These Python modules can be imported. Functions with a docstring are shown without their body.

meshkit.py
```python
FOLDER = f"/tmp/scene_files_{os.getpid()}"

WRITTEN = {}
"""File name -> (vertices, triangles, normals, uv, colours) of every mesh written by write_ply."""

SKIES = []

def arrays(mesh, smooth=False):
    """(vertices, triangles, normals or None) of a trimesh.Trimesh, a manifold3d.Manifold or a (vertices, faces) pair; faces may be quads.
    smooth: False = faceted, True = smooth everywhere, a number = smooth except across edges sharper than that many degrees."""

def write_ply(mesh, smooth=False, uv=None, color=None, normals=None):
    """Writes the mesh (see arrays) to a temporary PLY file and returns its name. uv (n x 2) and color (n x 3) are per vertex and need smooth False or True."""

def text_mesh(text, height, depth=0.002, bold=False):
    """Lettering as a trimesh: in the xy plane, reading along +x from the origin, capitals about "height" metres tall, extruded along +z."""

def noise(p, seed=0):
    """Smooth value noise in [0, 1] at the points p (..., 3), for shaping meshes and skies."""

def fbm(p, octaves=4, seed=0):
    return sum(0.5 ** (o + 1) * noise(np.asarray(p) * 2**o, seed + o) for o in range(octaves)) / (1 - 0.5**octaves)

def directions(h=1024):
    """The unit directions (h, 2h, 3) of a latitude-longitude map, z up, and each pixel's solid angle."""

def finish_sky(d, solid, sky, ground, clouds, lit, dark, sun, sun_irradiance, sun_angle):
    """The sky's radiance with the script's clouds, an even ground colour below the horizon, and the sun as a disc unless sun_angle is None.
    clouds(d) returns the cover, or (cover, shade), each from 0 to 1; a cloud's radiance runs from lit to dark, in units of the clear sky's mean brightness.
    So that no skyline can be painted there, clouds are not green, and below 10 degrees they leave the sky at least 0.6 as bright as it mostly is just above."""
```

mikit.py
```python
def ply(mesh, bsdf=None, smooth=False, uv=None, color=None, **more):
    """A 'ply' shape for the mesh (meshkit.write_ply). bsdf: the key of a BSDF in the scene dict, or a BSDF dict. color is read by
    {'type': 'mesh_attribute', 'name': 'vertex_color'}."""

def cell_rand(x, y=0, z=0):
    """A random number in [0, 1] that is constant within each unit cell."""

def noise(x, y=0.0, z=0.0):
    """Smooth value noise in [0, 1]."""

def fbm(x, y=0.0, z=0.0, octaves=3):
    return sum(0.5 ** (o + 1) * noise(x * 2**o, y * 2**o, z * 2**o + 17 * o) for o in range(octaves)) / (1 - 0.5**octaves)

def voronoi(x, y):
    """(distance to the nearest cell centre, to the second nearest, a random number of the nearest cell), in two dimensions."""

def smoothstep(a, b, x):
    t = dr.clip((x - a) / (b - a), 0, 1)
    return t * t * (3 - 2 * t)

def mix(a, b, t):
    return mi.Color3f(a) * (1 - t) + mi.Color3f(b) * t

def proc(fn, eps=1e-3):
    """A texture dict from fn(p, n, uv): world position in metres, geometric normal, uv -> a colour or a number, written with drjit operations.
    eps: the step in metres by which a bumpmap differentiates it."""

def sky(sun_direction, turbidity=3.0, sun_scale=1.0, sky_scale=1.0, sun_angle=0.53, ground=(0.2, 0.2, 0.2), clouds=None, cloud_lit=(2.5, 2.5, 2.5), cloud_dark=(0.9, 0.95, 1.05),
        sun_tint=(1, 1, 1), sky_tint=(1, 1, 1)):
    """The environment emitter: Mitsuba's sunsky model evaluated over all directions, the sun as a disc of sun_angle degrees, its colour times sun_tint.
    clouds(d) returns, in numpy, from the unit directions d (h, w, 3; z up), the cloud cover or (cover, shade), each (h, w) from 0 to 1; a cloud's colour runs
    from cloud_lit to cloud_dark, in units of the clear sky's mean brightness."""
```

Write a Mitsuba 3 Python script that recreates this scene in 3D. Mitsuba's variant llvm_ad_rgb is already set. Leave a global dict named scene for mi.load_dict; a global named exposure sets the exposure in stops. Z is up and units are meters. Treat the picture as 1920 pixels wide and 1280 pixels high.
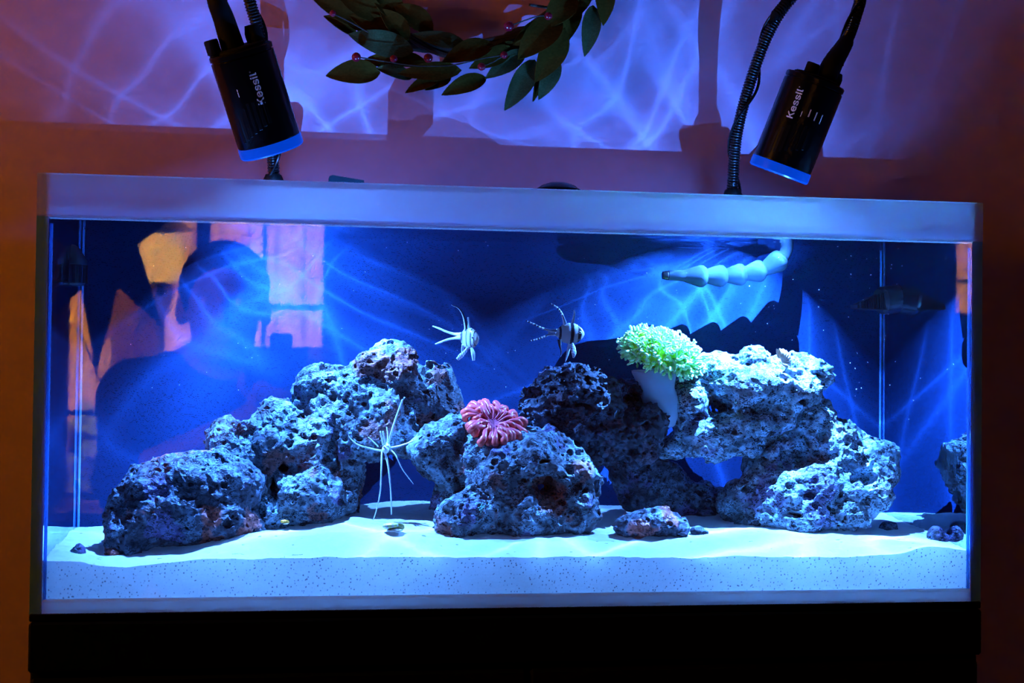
import math
import numpy as np, trimesh, drjit as dr, mitsuba as mi
import mikit, meshkit
import manifold3d as m3
from scipy import ndimage
from scipy.spatial import cKDTree

T = mi.ScalarTransform4f
PI = math.pi
scene, labels = {}, {}

# ------------------------------------------------------------------ camera, lights, exposure
BASE = 0.80                                   # height of the tank's underside above the floor
FOC = 2740.0                                  # focal length in pixels of the 1920 px wide frame
CAM = np.array([0.217203, -1.351999, BASE + 0.227470])
ROT = np.array([[0.987649, 0.015188, 0.155944], [-0.156207, 0.018044, 0.987559], [0.012186, -0.999722, 0.020193]])
scene['camera'] = dict(type='thinlens', fov=2 * math.degrees(math.atan(960 / FOC)), fov_axis='x', aperture_radius=0.0032, focus_distance=1.46,
                       to_world=T().look_at(origin=CAM.tolist(), target=(CAM + ROT[:, 2]).tolist(), up=(-ROT[:, 1]).tolist()))
exposure = 4.0


def lum(rgb, k=1.0):
    return dict(type='rgb', value=(np.asarray(rgb, float) * k / 2.0**exposure).tolist())


BLUE = np.array([0.070, 0.26, 1.0])
WATER_Z = BASE + 0.367


def at(px, py, Y):
    """The point of the plane y = Y that the lens sees at a pixel."""
    d = ROT @ np.array([(px - 960) / FOC, (py - 640) / FOC, 1.0])
    return CAM + d * (Y - CAM[1]) / d[1]


def atm(px, py, Y):
    """The point of the plane y = Y behind the photographer that the front pane mirrors to a pixel."""
    p = at(px, py, -Y)
    return np.array([p[0], Y, p[2]])


def mpp(Y):
    return (Y - CAM[1]) / FOC * 1.013


LAMPS = []                                    # (top centre, bottom centre)
LAMPS.append((at(450, 92, 0.076), at(511, 284, 0.104)))
LAMPS.append((at(1530, 149, 0.078), at(1459, 327, 0.102)))
for i, (a, b) in enumerate(LAMPS):
    d = (b - a) / np.linalg.norm(b - a)
    o = b + d * 0.004
    aim = [np.array([0.10, 0.18, -1.0]), np.array([-0.20, 0.18, -1.0])][i]
    scene[f'lamp_beam_{i}'] = dict(type='spot', to_world=T().look_at(origin=o.tolist(), target=(o + aim).tolist(), up=[0, 1, 0]),
                                   intensity=lum(BLUE, [24.0, 42.0][i]), sampling_weight=4.0, cutoff_angle=[51, 51][i], beam_width=27)
    # the light of the same lamp thrown back by the water: it comes from the lamp's mirror image under the surface
    o2 = np.array([o[0], o[1], 2 * WATER_Z - o[2]])
    scene[f'lamp_glint_{i}'] = dict(type='spot', to_world=T().look_at(origin=o2.tolist(), target=(o2 + [[0.30, 0.45, 1.0], [-0.42, 0.45, 1.0]][i]).tolist(), up=[0, 1, 0]),
                                    intensity=lum(BLUE * [0.6, 0.95, 1.0], 2.0), sampling_weight=1.5, cutoff_angle=66, beam_width=22)
scene['sun'] = dict(type='directional', direction=[-0.25, -0.62, -0.75], irradiance=lum([13.0, 6.9, 1.6]), sampling_weight=0.6)

# ------------------------------------------------------------------ helpers
def struct(key, mesh, m, smooth=False, **k):
    scene[key] = mikit.ply(mesh, m, smooth, **k)
    if key.count('__') == 0:
        labels[key] = {'kind': 'structure'}


COUNT = {}


def numbered(name):
    n = COUNT.get(name, 0)
    COUNT[name] = n + 1
    return name if n == 0 else f'{name}_{n:03d}'


def obj(name, mesh, m, parent=None, smooth=30, label=None, kind=None, **k):
    key = numbered((parent + '__' if parent else '') + name)
    scene[key] = mikit.ply(mesh, m, smooth, **k)
    if label or kind:
        labels[key] = {**({'label': label} if label else {}), **({'kind': kind} if kind else {})}
    return key


def thing(name, label, cat, group=None):
    key = numbered(name)
    labels[key] = {'label': label, 'category': cat, **({'group': group} if group else {})}
    return key


def one(name, mesh, m, label, cat, smooth=30, group=None, kind=None, **k):
    key = obj(name, mesh, m, None, smooth, **k)
    labels[key] = {'label': label, 'category': cat, **({'group': group} if group else {}), **({'kind': kind} if kind else {})}
    return key


def cat(ms):
    return trimesh.util.concatenate(ms)


def box(x0, x1, y0, y1, z0, z1, bevel=0.0):
    if bevel <= 0:
        m = trimesh.creation.box(extents=[x1 - x0, y1 - y0, z1 - z0])
        m.apply_translation([(x0 + x1) / 2, (y0 + y1) / 2, (z0 + z1) / 2])
        return m
    pts = [(x, y, z) for X, Y, Z in ((bevel, 0, 0), (0, bevel, 0), (0, 0, bevel)) for x in (x0 + bevel - X, x1 - bevel + X) for y in (y0 + bevel - Y, y1 - bevel + Y) for z in (z0 + bevel - Z, z1 - bevel + Z)]
    return trimesh.Trimesh(np.array(pts)).convex_hull


def spline(pts, n):
    """Catmull-Rom through the points, n samples."""
    p = np.asarray(pts, float)
    if len(p) == 2:
        return p[0] + (p[1] - p[0]) * np.linspace(0, 1, n)[:, None]
    q = np.vstack([2 * p[0] - p[1], p, 2 * p[-1] - p[-2]])
    u = np.linspace(0, len(p) - 1 - 1e-9, n)
    i = u.astype(int)
    t = (u - i)[:, None]
    a, b, c, d = q[i], q[i + 1], q[i + 2], q[i + 3]
    return 0.5 * (2 * b + (c - a) * t + (2 * a - 5 * b + 4 * c - d) * t**2 + (3 * b - a - 3 * c + d) * t**3)


def tube(pts, radii, sides=10, flat=None):
    """A swept tube with rounded-off closed ends. flat: (direction, factor) squeezes the section along a direction."""
    p = np.asarray(pts, float)
    r = np.broadcast_to(np.asarray(radii, float), (len(p),))
    t = np.gradient(p, axis=0)
    t /= np.linalg.norm(t, axis=1, keepdims=True) + 1e-12
    a = np.array([0, 1.0, 0]) if abs(t[0, 1]) < 0.8 else np.array([1.0, 0, 0])
    A = []
    for k in range(len(p)):
        a = a - t[k] * (a @ t[k])
        a /= np.linalg.norm(a)
        A.append(a)
    A = np.array(A)
    Bn = np.cross(t, A)
    ang = np.arange(sides) * 2 * PI / sides
    off = np.cos(ang)[None, :, None] * A[:, None] + np.sin(ang)[None, :, None] * Bn[:, None]
    if flat is not None:
        u, s = np.asarray(flat[0], float), flat[1]
        u = u / np.linalg.norm(u)
        off = off - (1 - s) * (off @ u)[..., None] * u
    v = (p[:, None] + r[:, None, None] * off).reshape(-1, 3)
    i, j = np.meshgrid(np.arange(len(p) - 1), np.arange(sides), indexing='ij')
    q = np.stack([i * sides + j, i * sides + (j + 1) % sides, (i + 1) * sides + (j + 1) % sides, (i + 1) * sides + j], -1).reshape(-1, 4)
    n = len(v)
    v = np.vstack([v, p[0], p[-1]])
    j = np.arange(sides)
    e = (len(p) - 1) * sides
    f = np.vstack([q[:, [0, 1, 2]], q[:, [0, 2, 3]], np.stack([j * 0 + n, (j + 1) % sides, j], 1), np.stack([j * 0 + n + 1, e + j, e + (j + 1) % sides], 1)])
    return trimesh.Trimesh(v, f, process=False)


def lathe(profile, sides=32):
    """(radius, z) profile round z, closed where the radius is 0."""
    pr = np.asarray(profile, float)
    return tube(np.stack([pr[:, 0] * 0, pr[:, 0] * 0, pr[:, 1]], 1) + np.arange(len(pr))[:, None] * [0, 0, 1e-9], pr[:, 0], sides) if np.all(np.diff(pr[:, 1]) > 0) or np.all(np.diff(pr[:, 1]) < 0) else trimesh.creation.revolve(pr, sections=sides)


def frame(axis, front=(0, -1, 0)):
    """A 3x3 turning +z to axis and -y towards front as far as it can."""
    z = np.asarray(axis, float) / np.linalg.norm(axis)
    y = -np.asarray(front, float)
    y = y - z * (y @ z)
    y /= np.linalg.norm(y)
    return np.stack([np.cross(y, z), y, z], 1)


def placed(mesh, R, o):
    m = mesh.copy()
    M = np.eye(4)
    M[:3, :3], M[:3, 3] = R, o
    m.apply_transform(M)
    return m


def ball(c, r, sub=2):
    m = trimesh.creation.icosphere(subdivisions=sub)
    m.apply_scale(np.broadcast_to(np.asarray(r, float), (3,)))
    m.apply_translation(c)
    return m


# a tileable noise volume: fast smooth noise for shaping large grids
_rng = np.random.default_rng(7)
_V = ndimage.gaussian_filter(_rng.standard_normal((96, 96, 96)), 2.0, mode='wrap')
_V = np.pad(np.clip(_V / _V.std() / 2.4, -1, 1).astype(np.float32), ((0, 1),) * 3, mode='wrap')


def nz(p, wavelength, seed=0):
    """Noise in [-1, 1] with about this wavelength in metres."""
    q = (p / wavelength * 7.0 + np.array([seed * 17.3, seed * 5.9, seed * 29.1])) % 96.0
    return ndimage.map_coordinates(_V, q.reshape(-1, 3).T.astype(np.float32), order=1).reshape(q.shape[:-1])


def ridged(p, wavelength, seed=0):
    return 1.0 - 2.0 * np.abs(nz(p, wavelength, seed)) ** 0.8


CORN = np.array([[0, 0, 0], [1, 0, 0], [0, 1, 0], [1, 1, 0], [0, 0, 1], [1, 0, 1], [0, 1, 1], [1, 1, 1]])
EDGE = [(0, 1), (2, 3), (4, 5), (6, 7), (0, 2), (1, 3), (4, 6), (5, 7), (0, 4), (1, 5), (2, 6), (3, 7)]


def surface_nets(F, o, h):
    """The zero surface of a sampled field (negative inside) as a mesh."""
    ins = F < 0
    n = np.array(F.shape)
    cnt = sum(ins[a:n[0] - 1 + a, b:n[1] - 1 + b, c:n[2] - 1 + c].astype(np.int8) for a, b, c in CORN)
    cells = np.argwhere((cnt > 0) & (cnt < 8))
    idx = -np.ones(n - 1, int)
    idx[tuple(cells.T)] = np.arange(len(cells))
    val = np.stack([F[tuple((cells + c).T)] for c in CORN], 1)
    acc, k = np.zeros((len(cells), 3)), np.zeros(len(cells))
    for a, b in EDGE:
        va, vb = val[:, a], val[:, b]
        on = (va < 0) != (vb < 0)
        t = np.where(on, va / np.where(on, va - vb, 1), 0)
        acc += np.where(on[:, None], CORN[a] + t[:, None] * (CORN[b] - CORN[a]), 0)
        k += on
    v = (cells + acc / k[:, None]) * h + o
    fs = []
    for ax in range(3):
        u, w = (ax + 1) % 3, (ax + 2) % 3
        sl0, sl1 = [slice(None)] * 3, [slice(None)] * 3
        sl0[ax], sl1[ax] = slice(0, -1), slice(1, None)
        e = np.argwhere(ins[tuple(sl0)] != ins[tuple(sl1)])
        e = e[(e[:, u] > 0) & (e[:, w] > 0) & (e[:, u] < n[u] - 1) & (e[:, w] < n[w] - 1)]
        du, dw = np.eye(3, dtype=int)[u], np.eye(3, dtype=int)[w]
        q = np.stack([idx[tuple((e - s * du - r * dw).T)] for s, r in ((1, 1), (0, 1), (0, 0), (1, 0))], 1)
        flip = ~ins[tuple(e.T)]
        q[flip] = q[flip][:, ::-1]
        fs.append(q)
    q = np.vstack(fs)
    return trimesh.Trimesh(v, np.vstack([q[:, [0, 1, 2]], q[:, [0, 2, 3]]]), process=False)


def grid(lo, hi, h):
    n = np.ceil((np.asarray(hi) - lo) / h).astype(int) + 1
    return np.stack(np.meshgrid(*[lo[k] + np.arange(n[k]) * h for k in range(3)], indexing='ij'), -1).astype(np.float32)


def smin(ds, k):
    ds = np.stack(ds)
    m = ds.min(0)
    return m - k * np.log(np.exp(-(ds - m) / k).sum(0))


def ellipsoid(P, c, r):
    q = (P - c) / r
    k0 = np.sqrt((q**2).sum(-1))
    k1 = np.sqrt(((q / r) ** 2).sum(-1)) + 1e-9
    return k0 * (k0 - 1) / k1


def cone(P, a, b, ra, rb):
    """Distance to a limb from a to b whose radius runs from ra to rb."""
    a, b = np.asarray(a, float), np.asarray(b, float)
    t = np.clip(((P - a) @ (b - a)) / max((b - a) @ (b - a), 1e-12), 0, 1)
    return np.linalg.norm(P - a - t[..., None] * (b - a), axis=-1) - (ra + (rb - ra) * t)


# ------------------------------------------------------------------ materials
def principled(rgb, rough=0.5, **k):
    return dict(type='principled', base_color=dict(type='rgb', value=list(rgb)) if not isinstance(rgb, dict) else rgb, roughness=rough, **k)


def two(b):
    return dict(type='twosided', bsdf=b)


VC = dict(type='mesh_attribute', name='vertex_color')
Nf = mikit.noise


def fn_wall(p, n, uv):
    t = mikit.fbm(p.x * 60, p.y * 60, p.z * 60)
    return mikit.mix([0.60, 0.30, 0.47], [0.68, 0.34, 0.53], t)


def fn_wall_h(p, n, uv):
    return mikit.fbm(p.x * 300, p.y * 300, p.z * 300)


def fn_film(p, n, uv):
    s = Nf(p.x * 900, p.y * 900, p.z * 900)
    c = mikit.fbm(p.x * 25, p.y * 25, p.z * 25)
    k = mikit.smoothstep(0.70, 0.86, s + 0.30 * (c - 0.5)) * 0.8
    big = mikit.smoothstep(0.90, 0.94, Nf(p.x * 260, p.y * 260 + 5, p.z * 260)) * 0.8
    f = mikit.mix([0.002, 0.018, 0.060], [0.003, 0.024, 0.078], c)
    return mikit.mix(f, [0.002, 0.010, 0.03], dr.maximum(k, big))


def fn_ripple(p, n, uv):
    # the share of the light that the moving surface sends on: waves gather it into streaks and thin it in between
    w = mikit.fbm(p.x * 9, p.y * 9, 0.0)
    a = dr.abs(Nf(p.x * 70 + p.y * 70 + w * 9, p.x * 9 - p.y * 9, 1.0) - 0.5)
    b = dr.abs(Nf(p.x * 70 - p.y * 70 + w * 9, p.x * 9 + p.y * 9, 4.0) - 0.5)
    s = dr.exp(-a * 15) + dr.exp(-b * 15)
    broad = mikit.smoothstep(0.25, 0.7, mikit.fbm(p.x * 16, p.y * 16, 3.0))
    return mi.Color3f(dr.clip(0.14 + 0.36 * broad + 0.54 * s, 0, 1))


def fn_sand(p, n, uv):
    g = Nf(p.x * 700, p.y * 700, p.z * 700)
    c = mikit.fbm(p.x * 40, p.y * 40, p.z * 40)
    side = mikit.smoothstep(0.75, 0.95, -n.y)
    f1, f2, wh = mikit.voronoi(p.x * 300, p.z * 300)
    d1 = (1 - mikit.smoothstep(0.0, 0.10, f1 - 0.30 * (wh - 0.45 + 0.5 * (mikit.fbm(p.x * 30, 0.0, p.z * 60) - 0.5)))) * side
    d2 = mikit.smoothstep(0.905, 0.94, Nf(p.x * 130, p.y * 300, p.z * 160)) * (1 - side)
    s = mikit.mix([0.80, 0.80, 0.72], [0.92, 0.92, 0.86], 0.5 * g + 0.5 * c)
    return mikit.mix(s, [0.16, 0.13, 0.12], dr.clip(d1 * 0.85 + d2 * 0.75, 0, 1))


def fn_rock_h(p, n, uv):
    return 0.6 * mikit.fbm(p.x * 420, p.y * 420, p.z * 420) + 0.4 * Nf(p.x * 1300, p.y * 1300, p.z * 1300)


def fn_speck(p, n, uv):
    # fine crust: dark pores and films between the pale grains
    a = Nf(p.x * 900, p.y * 900, p.z * 900)
    b = Nf(p.x * 420 + 7, p.y * 420, p.z * 420)
    c = Nf(p.x * 120, p.y * 120 + 3, p.z * 120)
    return dr.clip(mikit.smoothstep(0.50, 0.82, 0.45 * a + 0.40 * b + 0.28 * c), 0, 0.92)


def fn_wood(p, n, uv):
    w = mikit.fbm(p.x * 6, p.y * 60, p.z * 90)
    return mikit.mix([0.003, 0.002, 0.002], [0.010, 0.005, 0.003], w)


def fn_plank(p, n, uv):
    r = mikit.cell_rand(dr.floor(p.x * 6.25))
    g = mikit.fbm(p.x * 60, p.y * 60, p.z * 3)
    return mikit.mix([0.42, 0.26, 0.12], [0.72, 0.52, 0.30], 0.6 * r + 0.4 * g)


def fn_lawn(p, n, uv):
    return mikit.mix([0.10, 0.22, 0.03], [0.26, 0.42, 0.08], mikit.fbm(p.x * 7, p.y * 7, 0.0))


def fn_leaf(p, n, uv):
    return mikit.mix([0.036, 0.015, 0.0015], [0.075, 0.034, 0.004], mikit.fbm(p.x * 500, p.y * 500, p.z * 500))


def fn_leaf2(p, n, uv):
    return mikit.mix([0.022, 0.024, 0.007], [0.060, 0.058, 0.022], mikit.fbm(p.x * 700, p.y * 700, p.z * 700))


def fn_floor(p, n, uv):
    r = mikit.cell_rand(dr.floor(p.x * 8))
    return mikit.mix([0.06, 0.032, 0.015], [0.10, 0.055, 0.03], 0.5 * r + 0.5 * mikit.fbm(p.x * 60, p.y * 4, 0.0))


MAT = dict(
    wall=two(dict(type='bumpmap', arbitrary=mikit.proc(fn_wall_h, 5e-4), scale=0.0006, bsdf=principled(mikit.proc(fn_wall), 0.75))),
    room=two(principled((0.12, 0.09, 0.08), 0.8)), ceiling=two(principled((0.2, 0.18, 0.17), 0.9)), floor=two(principled(mikit.proc(fn_floor), 0.45)),
    film=two(principled(mikit.proc(fn_film), 0.7, specular=0.08)),
    glass=dict(type='thindielectric', int_ior=2.5, ext_ior=1.0),
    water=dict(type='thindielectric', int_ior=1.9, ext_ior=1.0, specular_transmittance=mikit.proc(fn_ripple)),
    inner=dict(type='conductor', material='none', specular_reflectance=dict(type='rgb', value=[0.55, 0.70, 0.80])),
    edge=dict(type='principledthin', base_color=dict(type='rgb', value=[0.22, 0.55, 0.9]), roughness=0.35, diff_trans=1.1, spec_trans=0.0),
    trim=dict(type='principledthin', base_color=dict(type='rgb', value=[0.80, 0.82, 0.84]), roughness=0.35, diff_trans=1.25, spec_trans=0.0),
    sand=dict(type='principledthin', base_color=mikit.proc(fn_sand), roughness=0.9, diff_trans=1.15, spec_trans=0.0),
    rock=two(dict(type='bumpmap', arbitrary=mikit.proc(fn_rock_h, 3e-4), scale=0.0022, bsdf=dict(type='blendbsdf', weight=mikit.proc(fn_speck), a_rock=principled(VC, 0.55, specular=0.45), b_pit=principled((0.010, 0.011, 0.016), 0.8, specular=0.2)))),
    black=two(principled((0.002, 0.002, 0.0025), 0.45, specular=0.15)), black_rough=two(principled((0.006, 0.006, 0.007), 0.7, specular=0.2)),
    black_gloss=two(principled((0.002, 0.002, 0.0025), 0.22, specular=0.28)), neck=two(principled((0.002, 0.002, 0.003), 0.18, specular=0.7)),
    pump=two(principled((0.018, 0.020, 0.032), 0.35, specular=0.5)),
    wood=two(principled(mikit.proc(fn_wood), 0.5, specular=0.1)),
    rim=two(principled((0.003, 0.02, 0.08), 0.3, specular=0.15)),
    ink=two(principled((0.9, 0.85, 0.9), 0.4)),
    vc=two(principled(VC, 0.35, specular=0.5)), vc_matte=two(principled(VC, 0.9, specular=0.04)),
    pipe=dict(type='principledthin', base_color=dict(type='rgb', value=[0.010, 0.017, 0.022]), roughness=0.3, diff_trans=0.22, spec_trans=0.0),
    leaf=two(principled(mikit.proc(fn_leaf), 0.9, specular=0.04)), leaf2=two(principled(mikit.proc(fn_leaf2), 0.9, specular=0.04)),
    berry=two(principled((0.22, 0.004, 0.014), 0.2, specular=0.5)), vine=two(principled((0.03, 0.02, 0.012), 0.8)),
    plank=two(principled(mikit.proc(fn_plank), 0.8)), lawn=two(principled(mikit.proc(fn_lawn), 0.9)), shrub=two(principled((0.10, 0.20, 0.03), 0.8)),
    cream=two(principled((0.9, 0.82, 0.6), 0.7)), frame=two(principled((0.03, 0.022, 0.018), 0.5)),
    skin=two(principled((0.35, 0.2, 0.14), 0.5)), hair=two(principled((0.02, 0.014, 0.01), 0.6)), shirt=two(principled((0.02, 0.02, 0.03), 0.85)), trousers=two(principled((0.03, 0.03, 0.045), 0.85)),
    eye=two(principled((0.6, 0.58, 0.55), 0.15)), star=two(principled((0.012, 0.010, 0.009), 0.8)), steel=two(principled((0.3, 0.3, 0.32), 0.3, metallic=1.0)),
)
for _k, _b in MAT.items():
    scene['mat_' + _k] = _b
MAT = {k: 'mat_' + k for k in MAT}

# ------------------------------------------------------------------ the room
TW, TD, TH = 0.90, 0.22, 0.3995               # the tank
WALL_Y = 0.32
X0, X1, Y0, ZC = -1.9, 3.3, -4.0, 2.6
struct('wall_back', box(X0 - 0.1, X1 + 0.1, WALL_Y, WALL_Y + 0.1, -0.05, ZC + 0.1), MAT['wall'])
struct('wall_left', box(X0 - 0.1, X0, Y0 - 0.12, WALL_Y, -0.05, ZC + 0.1), MAT['room'])
struct('wall_right', box(X1, X1 + 0.1, Y0 - 0.12, WALL_Y, -0.05, ZC + 0.1), MAT['room'])
struct('floor', box(X0, X1, Y0, WALL_Y, -0.06, 0.0), MAT['floor'])
struct('ceiling', box(X0, X1, Y0, WALL_Y, ZC, ZC + 0.1), MAT['ceiling'])
wa, wb = atm(84, 940, Y0), atm(622, 500, Y0)
W1 = (wa[0], wb[0], wa[2], 1.70)
wc = atm(1787, 600, Y0)
W2 = (wc[0], wc[0] + 0.24, wc[2], 1.70)
struct('wall_front', cat([box(X0 - 0.1, W1[0], Y0 - 0.12, Y0, -0.05, ZC + 0.1), box(W1[1], W2[0], Y0 - 0.12, Y0, -0.05, ZC + 0.1), box(W2[1], X1 + 0.1, Y0 - 0.12, Y0, -0.05, ZC + 0.1)]
                         + [m for w in (W1, W2) for m in (box(w[0], w[1], Y0 - 0.12, Y0, -0.05, w[2]), box(w[0], w[1], Y0 - 0.12, Y0, w[3], ZC + 0.1))]), MAT['room'])
struct('baseboard_back', box(X0, X1, WALL_Y - 0.015, WALL_Y, 0, 0.1, 0.004), MAT['room'])


def window(n, w, uprights, rails):
    k = f'window_{n}'
    labels[k] = {'kind': 'structure'}
    t = 0.03
    scene[k + '__frame'] = mikit.ply(cat([box(w[0], w[0] + t, Y0 - 0.10, Y0 - 0.03, w[2], w[3]), box(w[1] - t, w[1], Y0 - 0.10, Y0 - 0.03, w[2], w[3]),
                                          box(w[0], w[1], Y0 - 0.10, Y0 - 0.03, w[2], w[2] + t), box(w[0], w[1], Y0 - 0.10, Y0 - 0.03, w[3] - t, w[3])]), MAT['frame'])
    for i, (x, wd) in enumerate(uprights):
        scene[numbered(k + '__mullion')] = mikit.ply(box(x - wd / 2, x + wd / 2, Y0 - 0.095, Y0 - 0.04, w[2] + t, w[3] - t, 0.004), MAT['frame'])
    for i, (xa, xb, z, wd) in enumerate(rails):
        scene[numbered(k + '__glazing_bar')] = mikit.ply(box(xa, xb, Y0 - 0.09, Y0 - 0.045, z - wd / 2, z + wd / 2, 0.004), MAT['frame'])
    v = [[w[0], Y0 - 0.07, w[2]], [w[1], Y0 - 0.07, w[2]], [w[1], Y0 - 0.07, w[3]], [w[0], Y0 - 0.07, w[3]]]
    scene[k + '__pane'] = mikit.ply((np.array(v), np.array([[0, 1, 2], [0, 2, 3]])), MAT['glass'])
    scene[k + '__sill'] = mikit.ply(box(w[0] - 0.06, w[1] + 0.06, Y0 - 0.03, Y0 + 0.07, w[2] - 0.035, w[2] - 0.002, 0.005), MAT['frame'])


mx = [atm(px, 600, Y0)[0] for px in (112, 377, 494)]
window(1, W1, [(mx[0], 0.05), (mx[1], 0.052), (mx[2], 0.018)], [(mx[2], W1[1], atm(570, 575, Y0)[2], 0.02), (mx[0], mx[1], atm(160, 775, Y0)[2], 0.02)])
window(2, W2, [], [((W2[0]), W2[1], atm(1800, 525, Y0)[2], 0.015)])

# outside, behind the photographer: what the front pane mirrors through the window
struct('ground', box(-8, 9, -14, Y0 - 0.12, -0.25, -0.15), MAT['lawn'])
fen = thing('fence', 'sunlit wooden plank fence mirrored faintly in the left end of the glass', 'fence')
rng = np.random.default_rng(3)
for i in range(58):
    x = -4.6 + i * 0.165
    h = 2.35 + rng.uniform(-0.03, 0.03)
    obj('plank', box(x, x + 0.155, -7.62 + rng.uniform(-0.008, 0.008), -7.59, -0.15, h, 0.003), MAT['plank'], fen, False)
for z in (0.35, 1.9):
    obj('rail', box(-4.6, 4.97, -7.68, -7.62, z, z + 0.09, 0.004), MAT['plank'], fen, False)
bh = thing('birdhouse', 'pale cream box on a post behind the dark star, mirrored in the glass', 'birdhouse')
b0 = atm(302, 478, -7.2)
obj('box', box(b0[0] - 0.12, b0[0] + 0.12, -7.3, -7.1, b0[2] - 0.16, b0[2] + 0.16, 0.006), MAT['cream'], bh)
obj('roof', trimesh.Trimesh(np.array([[b0[0] + s * 0.17, y, b0[2] + 0.15] for s in (-1, 1) for y in (-7.33, -7.07)] + [[b0[0], y, b0[2] + 0.27] for y in (-7.33, -7.07)])).convex_hull, MAT['frame'], bh, False)
obj('post', box(b0[0] - 0.03, b0[0] + 0.03, -7.23, -7.17, -0.15, b0[2] - 0.16), MAT['frame'], bh)


def shrub(px, r, label, seed):
    c = atm(px, 790, -6.6)
    lo, hi = np.array([c[0] - r * 1.3, -6.6 - r, -0.2]), np.array([c[0] + r * 1.3, -6.6 + r, c[2] + r * 0.4])
    g = np.random.default_rng(seed)
    P = []
    leaf = np.array([[0, 0, 0], [0.02, 0.012, 0.03], [0, 0.02, 0.07], [-0.02, 0.012, 0.03]])
    for _ in range(420):
        d = g.normal(size=3)
        d /= np.linalg.norm(d)
        q = np.array([c[0], -6.6, c[2] * 0.55]) + d * [r, r * 0.8, c[2] * 0.55] * g.uniform(0.6, 1)
        P.append(leaf @ trimesh.transformations.random_rotation_matrix(g.random(3))[:3, :3].T * 1.5 + q)
    P = np.vstack(P)
    f = np.concatenate([[[4 * i, 4 * i + 1, 4 * i + 2], [4 * i, 4 * i + 2, 4 * i + 3]] for i in range(420)])
    k = thing('shrub', label, 'shrub')
    obj('foliage', (P, f), MAT['shrub'], k, False, kind='stuff')
    obj('stem', tube([[c[0], -6.6, -0.15], [c[0] + 0.02, -6.6, c[2] * 0.8]], [0.02, 0.008], 7), MAT['vine'], k)


shrub(172, 0.24, 'small green shrub mirrored low in the glass beside the left edge of the tank', 5)
shrub(112, 0.12, 'lower green shrub by the fence foot, mirrored at the far left of the glass', 6)

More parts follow.
